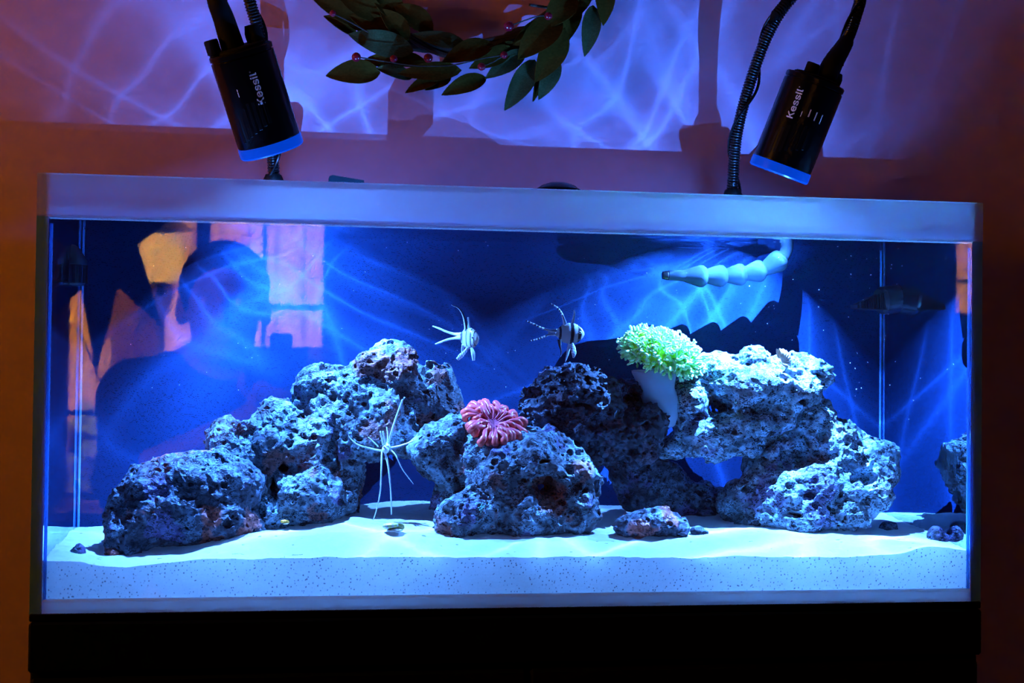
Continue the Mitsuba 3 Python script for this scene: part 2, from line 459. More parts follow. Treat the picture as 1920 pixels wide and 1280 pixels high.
# ------------------------------------------------------------------ the stand
st = thing('aquarium_stand', 'black cabinet carrying the whole aquarium along the bottom of the photo', 'cabinet')
obj('top_panel', box(0.0, TW, -0.004, 0.235, BASE - 0.045, BASE - 0.0005, 0.002), MAT['black'], st)
obj('body', box(0.001, TW - 0.001, 0.004, 0.235, 0.06, BASE - 0.045, 0.002), MAT['wood'], st)
for i in range(2):
    x = 0.001 + i * 0.449
    d = obj('door', box(x + 0.001, x + 0.447, -0.003, 0.0035, 0.08, BASE - 0.05, 0.003), MAT['wood'], st)
    hx = x + (0.40 if i == 0 else 0.052)
    obj('handle', tube(spline([[hx, -0.002, 0.60], [hx, -0.025, 0.605], [hx, -0.025, 0.695], [hx, -0.002, 0.70]], 16), 0.004, 8), MAT['black'], d)
obj('plinth', box(0.01, 0.89, 0.02, 0.225, 0, 0.06), MAT['black'], st)

# ------------------------------------------------------------------ the tank
aq = thing('aquarium', 'long rimmed glass aquarium with a frosted top band and a blue back', 'aquarium')
B = BASE


def sheet(p, q, r, s, bs, name, smooth=False):
    return obj(name, (np.array([p, q, r, s], float), np.array([[0, 1, 2], [0, 2, 3]])), bs, aq, smooth)


sheet([0.011, 0, B + 0.018], [TW - 0.011, 0, B + 0.018], [TW - 0.011, 0, B + 0.362], [0.011, 0, B + 0.362], MAT['glass'], 'front_pane')
obj('back_pane', box(-0.002, TW + 0.002, TD, TD + 0.008, B + 0.001, B + TH), MAT['film'], aq)
obj('bottom_pane', box(0.0, TW, 0.002, TD - 0.0005, B + 0.001, B + 0.009), MAT['black_gloss'], aq)
for s in (0, 1):
    x = 0.0105 if s == 0 else TW - 0.0105
    v = np.array([[x, 0.0005, B + 0.009], [x, TD - 0.0005, B + 0.009], [x, TD - 0.0005, B + TH - 0.003], [x, 0.0005, B + TH - 0.003]])
    f = np.array([[0, 1, 2], [0, 2, 3]]) if s == 0 else np.array([[0, 2, 1], [0, 3, 2]])
    obj('side_pane', (v, f), MAT['inner'], aq, False)
    xo = 0.0 if s == 0 else TW
    obj('outer_side', (v - [x - xo, 0, 0], f), MAT['glass'], aq, False)
    a, b = (0.0, 0.0105) if s == 0 else (TW - 0.0105, TW)
    vv = [[a, -0.0008, B + 0.002], [b, -0.0008, B + 0.002], [b, -0.0008, B + 0.3615], [a, -0.0008, B + 0.3615]]
    obj('front_edge', (np.array(vv), np.array([[0, 1, 2], [0, 2, 3]])), MAT['edge'], aq, False)
    xs = 0.0125 if s == 0 else TW - 0.0125
    obj('silicone_seam', tube(spline([[xs, 0.0022, B + 0.01], [xs, 0.0022, B + TH - 0.045]], 8), 0.0016, 6), MAT['edge'], aq)
    obj('rear_seam', tube(spline([[xs, TD - 0.004, B + 0.01], [xs, TD - 0.002, B + TH - 0.03]], 8), 0.0012, 8), MAT['edge'], aq)


def profile_strip(prof, x0, x1, n=2):
    pr = np.asarray(prof, float)
    v = np.array([[x, y, z] for x in np.linspace(x0, x1, n) for y, z in pr])
    k = len(pr)
    f = [[i * k + j, (i + 1) * k + j, (i + 1) * k + j + 1, i * k + j + 1] for i in range(n - 1) for j in range(k - 1)]
    return trimesh.Trimesh(v, np.vstack([np.array(f)[:, [0, 1, 2]], np.array(f)[:, [0, 2, 3]]]), process=False)


arc = [(-0.0015 + 0.003 * (1 - math.cos(a)), B + 0.3625 - 0.003 * math.sin(a)) for a in np.linspace(0, PI / 2, 6)]
obj('front_band', profile_strip([(0.012, B + TH), (0.0, B + TH), (-0.0015, B + TH - 0.0015), (-0.0015, B + 0.3625)] + arc + [(0.012, B + 0.3595)], 0.0, TW), MAT['trim'], aq, 40,
    label='frosted white band along the top of the front glass')
arc = [(-0.0015 + 0.003 * (1 - math.cos(a)), B + 0.0165 + 0.003 * math.sin(a)) for a in np.linspace(0, PI / 2, 6)]
obj('lower_band', profile_strip(([(-0.0015, B + 0.007), (-0.0015, B + 0.0165)] + arc + [(0.006, B + 0.0195)]), 0.0108, TW - 0.0108), MAT['trim'], aq, 40)
obj('base_gasket', box(0.0, TW, -0.002, 0.004, B, B + 0.007, 0.001), MAT['black_gloss'], aq)
obj('back_rim', box(0.0, TW, TD - 0.004, TD + 0.009, B + TH - 0.001, B + TH + 0.0005), MAT['black'], aq)

# water: the surface that one sees from below, with small waves
nx, ny = 181, 45
gx, gy = np.meshgrid(np.linspace(0.0115, TW - 0.0115, nx), np.linspace(0.0025, TD - 0.0008, ny), indexing='ij')
gp = np.stack([gx, gy, gx * 0], -1)
gz = WATER_Z + 0.0006 * nz(gp, 0.05, 3) + 0.0003 * nz(gp, 0.018, 4)
i, j = np.meshgrid(np.arange(nx - 1), np.arange(ny - 1), indexing='ij')
gf = np.stack([i * ny + j, (i + 1) * ny + j, (i + 1) * ny + j + 1, i * ny + j + 1], -1).reshape(-1, 4)
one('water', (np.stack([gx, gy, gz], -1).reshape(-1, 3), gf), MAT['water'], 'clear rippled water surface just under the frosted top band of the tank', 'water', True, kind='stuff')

# sand: heights from the line that it draws on the front glass and along the back
fx = [(75, 1054), (130, 1050), (200, 1062), (250, 1066), (300, 1056), (400, 1052), (640, 1053), (900, 1049), (1200, 1049), (1560, 1050), (1680, 1047), (1725, 1030), (1760, 1024), (1825, 1036)]
bx = [(120, 992), (190, 984), (300, 985), (480, 972), (640, 950), (750, 943), (830, 943), (1100, 947), (1350, 958), (1500, 965), (1600, 963), (1667, 958)]
fa, ba = np.array([at(x, y, 0.0) for x, y in fx]), np.array([at(x, y, 0.21) for x, y in bx])
ma = np.array([at(x, y, 0.04) for x, y in [(80, 1030), (200, 1046), (330, 1046), (450, 1012), (640, 1002), (735, 1000), (830, 1010), (1000, 1012), (1200, 1012), (1330, 1010), (1480, 1000), (1600, 1008), (1680, 1010), (1800, 1018)]])


def sand_z(x, y):
    u = np.clip(np.asarray(y) / 0.21, 0, 1)
    z0, z1, zm = np.interp(x, fa[:, 0], fa[:, 2]), np.interp(x, ba[:, 0], ba[:, 2]), np.interp(x, ma[:, 0], ma[:, 2])
    um = 0.04 / 0.21
    return np.where(u < um, z0 + (zm - z0) * (u / um), zm + (z1 - zm) * ((u - um) / (1 - um)))


nx, ny = 520, 120
gx, gy = np.meshgrid(np.linspace(0.0107, TW - 0.0107, nx), np.linspace(0.0018, TD - 0.001, ny) , indexing='ij')
gp = np.stack([gx, gy, gx * 0], -1)
gz = ndimage.gaussian_filter(sand_z(gx, gy), (5, 4)) + 0.0016 * nz(gp, 0.05, 11) + 0.0009 * nz(gp, 0.016, 12) + 0.0004 * nz(gp, 0.006, 13)
SAND = (gx[:, 0], gy[0], gz)


def sand_at(x, y):
    return float(ndimage.map_coordinates(gz, [[(x - 0.0107) / (TW - 0.0214) * (nx - 1)], [(y - 0.0018) / (TD - 0.0028) * (ny - 1)]], order=1, mode='nearest')[0])


i, j = np.meshgrid(np.arange(nx - 1), np.arange(ny - 1), indexing='ij')
sf = np.stack([i * ny + j, (i + 1) * ny + j, (i + 1) * ny + j + 1, i * ny + j + 1], -1).reshape(-1, 4)
sv = np.stack([gx, gy, gz], -1).reshape(-1, 3)
k0 = len(sv)
low = np.stack([gx[:, 0], gx[:, 0] * 0 + 0.0018, gx[:, 0] * 0 + B + 0.0095], 1)
top = np.stack([gx[:, 0], gx[:, 0] * 0 + 0.0018, gz[:, 0]], 1)
sv = np.vstack([sv, top, low])
ii = np.arange(nx - 1)
sf = np.vstack([sf, np.stack([k0 + nx + ii, k0 + nx + ii + 1, k0 + ii + 1, k0 + ii], 1)])
one('sand', (sv, sf), MAT['sand'], 'white sand bed covering the bottom of the tank, glowing pale cyan', 'sand', 40, kind='stuff')

# ------------------------------------------------------------------ live rock
def rock(name, label, lobes, seed, h=0.0014, amp=(0.0065, 0.0032, 0.0014), pits=1.0, cuts=(), tone=0, k=0.005):
    """lobes and cuts: (px, py, depth y, half width px, half height px, half depth m); cuts are hollowed out."""
    Es = [(at(px, py, Y), np.array([rx * mpp(Y), ry, rz * mpp(Y)])) for px, py, Y, rx, rz, ry in ((*q[:2], min(q[2] + 0.02, 0.185), *q[3:]) for q in lobes)]
    lo = np.min([c - r for c, r in Es], 0) - 0.012
    hi = np.max([c + r for c, r in Es], 0) + 0.012
    lo[1], hi[1] = max(lo[1], 0.006), min(hi[1], TD - 0.003)
    lo[2] = max(lo[2], BASE + 0.012)
    P = grid(lo, hi, h)
    C = grid(lo, hi + 4 * h, 4 * h)
    D = smin([ellipsoid(C, c, r) for c, r in Es], k)
    D = ndimage.map_coordinates(D.astype(np.float32), np.indices(P.shape[:3], dtype=np.float32).reshape(3, -1) / 4, order=1, mode='nearest').reshape(P.shape[:3])
    for px, py, Y, rx, rz, ry in ((*q[:2], q[2] + 0.02, *q[3:]) for q in cuts):
        D = np.maximum(D, -ellipsoid(P, at(px, py, Y), np.array([rx * mpp(Y), ry, rz * mpp(Y)])))
    band = np.abs(D) < 0.0125
    Q = P[band]
    w = Q + 0.004 * np.stack([nz(Q, 0.03, seed + 1), nz(Q, 0.03, seed + 2), nz(Q, 0.03, seed + 3)], -1)
    d = D[band]
    d = d - amp[0] * nz(w, 0.030, seed + 4) - amp[1] * (0.5 * ridged(w, 0.013, seed + 5) + 0.5 * nz(Q, 0.010, seed + 6)) - amp[2] * nz(Q, 0.005, seed + 7) - amp[2] * 0.5 * ridged(Q, 0.0045, seed + 8)
    # bore holes of three sizes
    g = np.random.default_rng(seed)
    size = hi - lo
    for rad, dens in ((0.0070, 0.2e5), (0.0042, 1.6e5), (0.0021, 1.8e6)):
        n = int(size.prod() * dens * pits)
        if n:
            c = lo + g.random((n, 3)) * size
            rr = rad * g.uniform(0.5, 1.0, n)
            dist, ix = cKDTree(c).query(Q)
            hole = rr[ix] - dist
            d = np.maximum(d, np.where(hole > -0.004, hole, -1))
    D[band] = d
    D[0], D[-1], D[:, 0], D[:, -1], D[:, :, 0], D[:, :, -1] = (np.maximum(x, 1e-4) for x in (D[0], D[-1], D[:, 0], D[:, -1], D[:, :, 0], D[:, :, -1]))
    lab, n = ndimage.label(D < 0)
    if n > 1:
        big = np.argmax(np.bincount(lab.ravel())[1:]) + 1
        D[(lab > 0) & (lab != big)] = 1e-4
    m = surface_nets(D, lo, h)
    v = m.vertices
    # colour: bare grey-brown rock, pale lime crust, rusty sponge, plum coralline algae, dark turf
    a, b, c, e = nz(v, 0.022, seed + 20), nz(v, 0.035, seed + 21), nz(v, 0.008, seed + 22), nz(v, 0.004, seed + 23)
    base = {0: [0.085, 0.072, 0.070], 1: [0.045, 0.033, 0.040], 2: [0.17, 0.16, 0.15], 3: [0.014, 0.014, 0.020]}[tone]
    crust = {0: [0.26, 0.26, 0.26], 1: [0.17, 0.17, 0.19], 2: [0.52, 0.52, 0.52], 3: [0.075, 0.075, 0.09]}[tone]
    ss = lambda lo_, hi_, x: np.clip((x - lo_) / (hi_ - lo_), 0, 1)[:, None]  # noqa: E731
    col = np.tile(base, (len(v), 1))
    col = col + (np.array(crust) - col) * ss(-0.25, 0.35, 0.5 * a + 0.7 * c + 0.25 * e)
    col = col + (np.array([0.42, 0.06, 0.03]) * (1.4 if tone == 1 else 0.7) - col) * ss(0.45, 0.62, b + 0.25 * c) * (0.85 if tone < 2 else 0.25)
    col = col + (np.array([0.20, 0.08, 0.20]) - col) * ss(0.48, 0.66, -b + 0.25 * e) * (0.6 if tone < 3 else 0.2)
    col = col * (1 - 0.35 * ss(0.3, 0.7, e + 0.3 * c))
    # flakes
    col = col * (0.86 + 0.28 * g.random((len(v), 1)))
    return one(name, m, MAT['rock'], label, 'rock', True, color=np.clip(col * [0.62, 0.92, 1.05], 0.004, 0.95))


A0 = (0.0065, 0.0032, 0.0014)
rock('live_rock', 'large low dark rock with rusty patches at the left end, resting on the sand', [
    (300, 950, .075, 78, 70, .035), (250, 985, .07, 42, 58, .03), (420, 915, .085, 70, 66, .035), (380, 975, .075, 105, 42, .035), (275, 905, .08, 38, 34, .03),
    (345, 885, .085, 60, 34, .03), (232, 1020, .06, 26, 28, .02), (455, 960, .085, 32, 55, .03)], 101, tone=1)
rock('live_rock', 'grey pitted rock with two blunt peaks, right behind the rusty rock', [
    (424, 815, .125, 22, 32, .02), (440, 855, .125, 48, 40, .03), (522, 778, .13, 36, 32, .025), (520, 840, .13, 62, 70, .035), (590, 830, .13, 36, 46, .03), (555, 935, .11, 78, 50, .035),
    (500, 950, .115, 32, 45, .03), (575, 880, .125, 55, 60, .035), (612, 945, .11, 34, 36, .03)], 202, tone=0, cuts=[(512, 902, .10, 9, 22, .03), (530, 878, .10, 14, 8, .02)])
rock('live_rock', 'tallest brownish rock left of centre, above the dark cave', [
    (722, 695, .145, 62, 46, .035), (735, 665, .145, 34, 22, .02), (640, 722, .14, 48, 32, .03), (590, 715, .14, 26, 24, .02), (566, 722, .14, 15, 17, .014), (570, 752, .14, 16, 12, .014), (800, 740, .15, 48, 44, .03), (822, 708, .15, 24, 16, .02),
    (848, 752, .15, 20, 26, .018), (705, 785, .14, 88, 62, .04), (610, 790, .14, 34, 60, .03), (640, 865, .14, 36, 40, .03), (645, 920, .14, 32, 48, .03), (660, 820, .14, 70, 36, .035), (765, 825, .14, 45, 26, .03), (815, 795, .15, 48, 40, .03)],
    303, tone=0, pits=1.2, cuts=[(755, 905, .12, 76, 46, .08)])
rock('live_rock', 'small ledge of rock in front of the tall rock, left of the pink coral', [
    (832, 830, .105, 50, 30, .03), (790, 846, .10, 32, 20, .025), (870, 860, .11, 34, 40, .03), (855, 905, .125, 30, 40, .03), (835, 938, .135, 26, 26, .025), (862, 780, .12, 18, 14, .015), (815, 875, .11, 30, 22, .025)], 404, tone=0)
rock('live_rock', 'broad blue-grey rock pile in the middle under the pink coral', [
    (945, 885, .07, 66, 54, .035), (1010, 862, .07, 56, 38, .035), (900, 960, .06, 62, 34, .03), (850, 978, .05, 36, 26, .022), (1000, 955, .07, 92, 44, .04), (1075, 950, .065, 44, 46, .035), (1078, 885, .07, 46, 36, .03),
    (925, 838, .085, 50, 28, .03), (1015, 832, .09, 54, 26, .03), (950, 985, .05, 80, 18, .02), (1100, 868, .10, 24, 16, .02), (1050, 985, .055, 50, 20, .02)],
    505, tone=0, pits=1.3, cuts=[(985, 898, .06, 10, 15, .025), (1020, 915, .05, 14, 7, .025), (1010, 862, .06, 28, 7, .03), (1105, 905, .09, 12, 24, .05)])
rock('live_rock', 'dark crusty rock with ragged hanging ridges between pink and green corals', [
    (1065, 738, .115, 60, 44, .035), (1010, 762, .115, 42, 30, .03), (1115, 752, .115, 52, 42, .035), (1150, 800, .12, 60, 50, .035), (1065, 800, .12, 70, 38, .035), (1186, 728, .125, 28, 17, .02), (1215, 790, .125, 30, 40, .03),
    (1085, 715, .11, 36, 24, .025), (1190, 842, .13, 56, 28, .03), (1100, 845, .13, 40, 22, .03)], 606, tone=3, amp=(0.007, 0.0052, 0.0026), pits=1.2)
rock('live_rock', 'bright arching rock under the green coral, reaching out to the right', [
    (1340, 705, .135, 52, 40, .028), (1400, 725, .115, 78, 44, .04), (1500, 690, .12, 46, 26, .028), (1480, 740, .115, 52, 42, .035), (1290, 760, .12, 38, 44, .03), (1335, 815, .125, 70, 30, .035), (1420, 795, .115, 72, 30, .035), (1415, 672, .125, 24, 16, .018),
    (1285, 838, .13, 42, 20, .03), (1535, 700, .12, 18, 26, .018), (1390, 840, .125, 40, 14, .025)], 707, tone=2, cuts=[(1345, 783, .085, 38, 7, .02), (1505, 752, .09, 16, 10, .02)])
rock('live_rock', 'massive pale pitted rock standing at the right end near the corner', [
    (1528, 785, .115, 30, 34, .025), (1570, 840, .11, 62, 50, .035), (1630, 872, .10, 42, 50, .03), (1555, 915, .09, 82, 55, .04), (1485, 940, .085, 60, 52, .035), (1440, 895, .12, 46, 62, .03), (1390, 945, .12, 44, 36, .03), (1585, 965, .075, 50, 32, .03),
    (1655, 862, .10, 24, 32, .02), (1610, 920, .09, 55, 45, .035), (1500, 975, .065, 50, 16, .02), (1440, 970, .08, 40, 16, .025), (1480, 840, .12, 46, 40, .03)],
    808, tone=2, pits=1.6, cuts=[(1625, 895, .065, 24, 13, .02), (1520, 928, .05, 16, 9, .02), (1440, 862, .085, 14, 16, .02), (1490, 966, .045, 22, 6, .02)])
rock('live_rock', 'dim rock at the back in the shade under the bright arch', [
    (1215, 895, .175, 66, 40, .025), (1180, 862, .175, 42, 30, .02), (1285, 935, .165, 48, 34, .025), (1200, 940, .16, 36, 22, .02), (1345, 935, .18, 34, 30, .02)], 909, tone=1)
rock('rubble', 'low dark lump of rubble on the sand right of the middle', [
    (1215, 980, .045, 40, 18, .02), (1175, 988, .04, 30, 15, .016), (1225, 966, .05, 26, 14, .016), (1270, 990, .045, 26, 12, .014)], 111, tone=1, h=0.0012, amp=(0.004, 0.003, 0.0014))
SM = dict(h=0.0009, amp=(0.002, 0.0012, 0.0006), pits=0.6, k=0.002)
rock('pebble', 'tiny dark pebble beside the right tip of the rubble', [(1308, 996, .045, 13, 8, .006), (1320, 1000, .045, 8, 5, .005)], 121, tone=1, **SM)
rock('pebble', 'pointed dark pebble standing on the sand at far left', [(145, 1040, .03, 14, 13, .007), (149, 1028, .03, 7, 9, .005)], 131, tone=1, **SM)
rock('pebble', 'round dark pebble against the foot of the rusty rock', [(210, 1038, .042, 13, 10, .008)], 141, tone=1, **SM)
rock('pebble', 'half buried dark pebble just right of the massive pale rock', [(1665, 990, .085, 17, 12, .01)], 151, tone=1, **SM)
rock('pebble', 'long dark pebble lying on the sand in the right corner', [(1778, 1014, .035, 32, 13, .009), (1755, 1003, .035, 15, 15, .009)], 161, tone=1, **SM)
rock('pebble', 'dark pebble half hidden under the left foot of the massive rock', [(1320, 962, .15, 20, 10, .01)], 171, tone=1, **SM)

# ------------------------------------------------------------------ corals and small animals
# the green coral: a stalk, a lobed cap and several hundred short tentacles with bulbs at their tips
gc = thing('green_coral', 'glowing neon green coral with a mass of short tentacles on a pale stalk', 'coral')
CY = 0.135
c0 = at(1240, 660, CY)
s = mpp(CY)
st_pts = spline([at(1255, 795, CY + .005), at(1243, 760, CY), at(1232, 725, CY), at(1228, 690, CY)], 20)
stalk = tube(st_pts, np.array([8, 15, 22, 27, 30, 32, 33, 34, 34, 35, 36, 37, 38, 39, 40, 42, 44, 46, 48, 48]) * s * 0.95, 20, ((0, 1, 0), 0.8))
stalk.vertices += 0.0026 * np.stack([nz(stalk.vertices, .02, 1), nz(stalk.vertices, .02, 2), nz(stalk.vertices, .02, 3)], -1)
obj('stalk', stalk, MAT['vc_matte'], gc, True, label='pale bare stalk', color=np.tile([0.30, 0.36, 0.40], (len(stalk.vertices), 1)))
cap = ball([0, 0, 0], [70 * s, 0.030, 32 * s], 4)
cap.vertices += cap.vertex_normals * (0.004 * nz(cap.vertices, .03, 9))[:, None]
RC = trimesh.transformations.rotation_matrix(math.radians(15), [0, 1, 0])[:3, :3] @ trimesh.transformations.rotation_matrix(math.radians(14), [1, 0, 0])[:3, :3]
cap = placed(cap, RC, c0)
obj('cap', cap, MAT['vc_matte'], gc, True, color=np.tile([0.45, 0.80, 0.06], (len(cap.vertices), 1)))
g = np.random.default_rng(21)
n = 1000
ph = np.arange(n) * 2.399963
zz = 1 - 1.62 * (np.arange(n) + 0.5) / n
dirs = np.stack([np.cos(ph) * np.sqrt(1 - zz**2), np.sin(ph) * np.sqrt(1 - zz**2), zz], 1)
ms, cols = [], []
for q in dirs:
    b = q * [66 * s, 0.029, 29 * s] * (1 + 0.05 * g.normal())
    u = q * [1, 1, 1.5] + g.normal(size=3) * 0.38
    u /= np.linalg.norm(u)
    L = (0.0085 if q[2] > 0 else 0.0105) * g.uniform(0.6, 1.4)
    bend = g.normal(size=3) * 0.0018
    pts = spline([b - u * 0.002, b + u * L * 0.5 + bend, b + u * L], 5)
    t = tube(pts, np.array([0.9, 0.75, 0.75, 1.45, 1.0]) * 0.00105 * g.uniform(0.8, 1.25), 6)
    ms.append(t)
    cc = np.repeat(np.array([0, .25, .5, 1, 1]), 6)
    cc = np.r_[cc, 0, 1][:, None]
    f = g.uniform(0.8, 1.1)
    cols.append(np.array([0.28, 0.85, 0.07]) * f * (1 - cc) + np.array([0.60, 0.95, 0.42]) * min(f, 1.0) * cc)
m = placed(cat(ms), RC, c0)
obj('tentacles', m, MAT['vc'], gc, True, kind='stuff', color=np.clip(np.vstack(cols), 0, 0.97))

# the pink coral: fleshy lobes round a folded mouth
pk = thing('pink_coral', 'pink fleshy flower-shaped coral with radiating folds on the middle rock', 'coral')
pc = at(926, 792, 0.095)
s = mpp(0.095)
RP = frame([0.10, -0.62, 0.78], (0, -1, 0.0))
g = np.random.default_rng(5)
dsk = lathe([(0.0, -0.010), (0.012, -0.009), (0.022, -0.004), (0.024, 0.0), (0.018, 0.0022), (0.009, 0.0012), (0.0, 0.0008)], 40)
dsk.vertices[:, 2] += 0.0006 * np.sin(np.arctan2(dsk.vertices[:, 1], dsk.vertices[:, 0]) * 17)
obj('disc', placed(dsk, RP, pc), MAT['vc'], pk, True, color=np.tile([0.40, 0.07, 0.12], (len(dsk.vertices), 1)))
for tier, nl in ((0, 25), (1, 15)):
    for i in range(nl):
        a = 2 * PI * (i + 0.4 * g.uniform(-1, 1) + 0.5 * tier) / nl
        L = (0.0285, 0.0190)[tier] * (1 + 0.05 * math.sin(3 * a + 1) + 0.09 * g.normal())
        r0 = (0.0085, 0.0045)[tier] + 0.0012 * g.random()
        lift = (0.0016, 0.0012)[tier] * math.sin(5 * a + 0.6) + 0.001 * g.normal() + 0.0014 * tier
        fat = (1.12, 0.82)[tier] * g.uniform(0.85, 1.15)
        u = np.array([math.cos(a), math.sin(a), 0])
        sw = np.array([-math.sin(a), math.cos(a), 0]) * 0.0016 * g.normal()
        pts = spline([u * r0 + [0, 0, 0.0005], u * (0.55 * r0 + 0.45 * L) + [0, 0, 0.0040 + lift * 0.6] + sw, u * (0.15 * r0 + 0.85 * L) + [0, 0, 0.0036 + lift] - sw * 0.5, u * L + [0, 0, lift - 0.001], u * (L - 0.002) + [0, 0, lift - 0.006]], 15)
        w = np.interp(np.linspace(0, 1, 15), [0, .2, .5, .75, .9, 1], [.0009, .0017, .0028, .0038, .0034, .0020]) * fat * (1 + 0.10 * np.sin(np.arange(15) * 2.1 + i))
        t = tube(pts, w, 10, ((0, 0, 1), 0.80))
        f = np.r_[np.repeat(np.linspace(0, 1, 15), 10), 0, 1][:, None]
        hue = g.uniform(0.85, 1.0)
        col = np.array([0.42, 0.06, 0.10]) * (1 - f) + np.array([0.95, 0.095, 0.045]) * f * hue
        obj('fold', placed(t, RP, pc), MAT['vc'], pk, True, color=np.clip(col, 0, 1))

# a patch of small polyps on the middle rock
zp = thing('polyp_patch', 'small round cyan patch of polyps low on the middle rock', 'coral')
pz = at(899, 955, 0.056)
dm = ball(pz, [0.0088, 0.007, 0.0068], 3)
obj('mat', dm, MAT['vc_matte'], zp, True, color=np.tile([0.16, 0.40, 0.36], (len(dm.vertices), 1)))
ms = []
for i in range(150):
    z_ = 1 - 2 * (i + 0.5) / 150
    a = i * 2.39996
    q = np.array([math.cos(a) * math.sqrt(1 - z_ * z_), math.sin(a) * math.sqrt(1 - z_ * z_), z_])
    if q[1] < 0.5:
        ms.append(ball(pz + q * [0.0088, 0.007, 0.0068], 0.00075, 1))
m = cat(ms)
obj('polyps', m, MAT['vc'], zp, True, kind='stuff', color=np.tile([0.28, 0.75, 0.62], (len(m.vertices), 1)))


def tapered(pixels, r0, r1, n=18, tip=0.2):
    """A tapering limb through (px, py, depth) points."""
    p = spline([at(*q) for q in pixels], n)
    return p, tube(p, np.linspace(r0, r1, n), 8)


# the spindly arrow crab: a small body and long thin legs
cr = thing('arrow_crab', 'spindly pale long-legged crab perched before the cave left of the middle', 'crab')
pale = [0.62, 0.66, 0.66]
yb = 0.105
body = cat([ball(at(723, 842, yb), [0.0036, 0.004, 0.0042], 3), ball(at(728, 836, yb), [0.002, 0.003, 0.003], 2)])
obj('body', body, MAT['vc'], cr, True, color=np.tile([0.75, 0.75, 0.72], (len(body.vertices), 1)))
for pts, ra, rb, nm in [
        ([(719, 845, yb), (700, 842, yb), (672, 834, yb - .01), (659, 824, yb - .012), (653, 816, yb - .012)], .00105, .0005, 'leg'),
        ([(729, 840, yb), (748, 836, yb), (766, 830, yb - .005), (778, 825, yb - .004)], .00105, .0006, 'leg'),
        ([(716, 846, yb), (715, 880, yb - .004), (713, 920, yb - .004), (706, 955, yb + .002), (700, 974, yb + .004)], .00105, .00045, 'leg'),
        ([(722, 848, yb), (729, 880, yb - .003), (733, 930, yb - .002), (734, 964, yb + .004)], .0012, .0006, 'leg'),
        ([(730, 841, yb), (741, 852, yb - .004), (755, 880, yb - .004), (775, 907, yb)], .0010, .0004, 'leg'),
        ([(727, 839, yb), (735, 806, yb - .006), (745, 775, yb - .01), (755, 748, yb - .012)], .0011, .0006, 'leg'),
        ([(709, 837, yb + .006), (701, 829, yb + .004), (690, 819, yb + .002)], .0007, .0005, 'leg'),
        ([(724, 836, yb + .004), (727, 820, yb + .004), (725, 800, yb + .006)], .0007, .0005, 'leg')]:
    p, t = tapered(pts, ra, rb)
    obj(nm, t, MAT['vc'], cr, True, color=np.tile(pale, (len(t.vertices), 1)))
for dx in (0, 5):
    p, t = tapered([(718 + dx, 834, yb - .002), (715 + dx, 818, yb - .005), (713 + dx, 808, yb - .006)], .0009, .0008, 8)
    obj('claw', t, MAT['vc'], cr, True, color=np.tile([0.9, 0.95, 0.9], (len(t.vertices), 1)))


def snail(px, py, Y, r, cols, label, flat=0.75):
    """A coiled, ribbed shell sitting on its opening."""
    c = at(px, py, Y)
    th = np.linspace(0, 5.2 * PI, 150)
    gr = np.exp(-0.105 * th)
    p = np.stack([np.cos(th) * gr * 0.52, np.sin(th) * gr * 0.40, 0.62 * (1 - gr) - 0.08], 1) * r
    t = tube(p, gr * r * 0.50 * (1 + 0.04 * np.sin(th * 7)), 12)
    t.apply_scale([1.15, 1, flat])
    t.apply_translation(c)
    f = np.r_[np.repeat((np.sin(th * 7) > 0.2).astype(float), 12), 0, 1][:, None]
    k = thing('snail', label, 'snail')
    obj('shell', t, MAT['vc'], k, True, color=np.array(cols[0]) * (1 - f) + np.array(cols[1]) * f)
    ft = ball(c + [0.25 * r, -0.1 * r, -0.42 * r * flat], [0.75 * r, 0.5 * r, 0.16 * r], 2)
    obj('foot', ft, MAT['vc'], k, True, color=np.tile([0.25, 0.2, 0.15], (len(ft.vertices), 1)))


snail(735, 987, 0.045, 0.0105, ([0.33, 0.30, 0.06], [0.22, 0.19, 0.16]), 'olive striped snail on the bright sand in front of the cave')
snail(533, 978, 0.095, 0.0042, ([0.80, 0.35, 0.03], [0.6, 0.25, 0.02]), 'tiny orange snail at the foot of the grey two-peaked rock', 1.0)

# the ribbed clam wedged into the top of the right arch
cl = thing('clam', 'tan ribbed clam wedged in the top of the bright right-hand rock', 'clam')
cc = at(1464, 678, 0.108)
for sgn in (1, -1):
    V, Fc = [], []
    nu, nv = 27, 9
    for a in range(nu):
        for b in range(nv):
            t, q = (a / (nu - 1) - 0.5) * 2.3, b / (nv - 1)
            rr = 0.0135 * q * (1 + 0.06 * math.cos(t * 17))
            V.append([rr * math.sin(t), sgn * (0.0005 + 0.0042 * math.sin(q * PI * 0.85) * math.cos(t * 0.6)) + 0.0006 * math.cos(t * 17) * q, rr * math.cos(t)])
    Fc = [[a * nv + b, (a + 1) * nv + b, (a + 1) * nv + b + 1, a * nv + b + 1] for a in range(nu - 1) for b in range(nv - 1)]
    Fc = np.array(Fc)
    sh = trimesh.Trimesh(np.array(V), np.vstack([Fc[:, [0, 1, 2]], Fc[:, [0, 2, 3]]]), process=False)
    R = trimesh.transformations.euler_matrix(math.radians(-8), math.radians(52), math.radians(20))[:3, :3]
    w = np.tile((np.arange(nu) % 2), (nv, 1)).T.ravel()[:, None]
    obj('shell_half', placed(sh, R, cc), MAT['vc'], cl, True, color=np.array([0.55, 0.36, 0.20]) * (1 - w) + np.array([0.34, 0.22, 0.14]) * w)


# ------------------------------------------------------------------ the two cardinalfish
def fin(pixels, widths, n=20, thick=0.0006):
    """A thin curved fin along (px, py, depth) points with these half widths in px."""
    p = spline([at(*q) for q in pixels], n)
    Y = pixels[0][2]
    w = np.interp(np.linspace(0, 1, n), np.linspace(0, 1, len(widths)), widths) * mpp(Y)
    return p, tube(p, w, 10, ((0, 1, 0), 0.28))


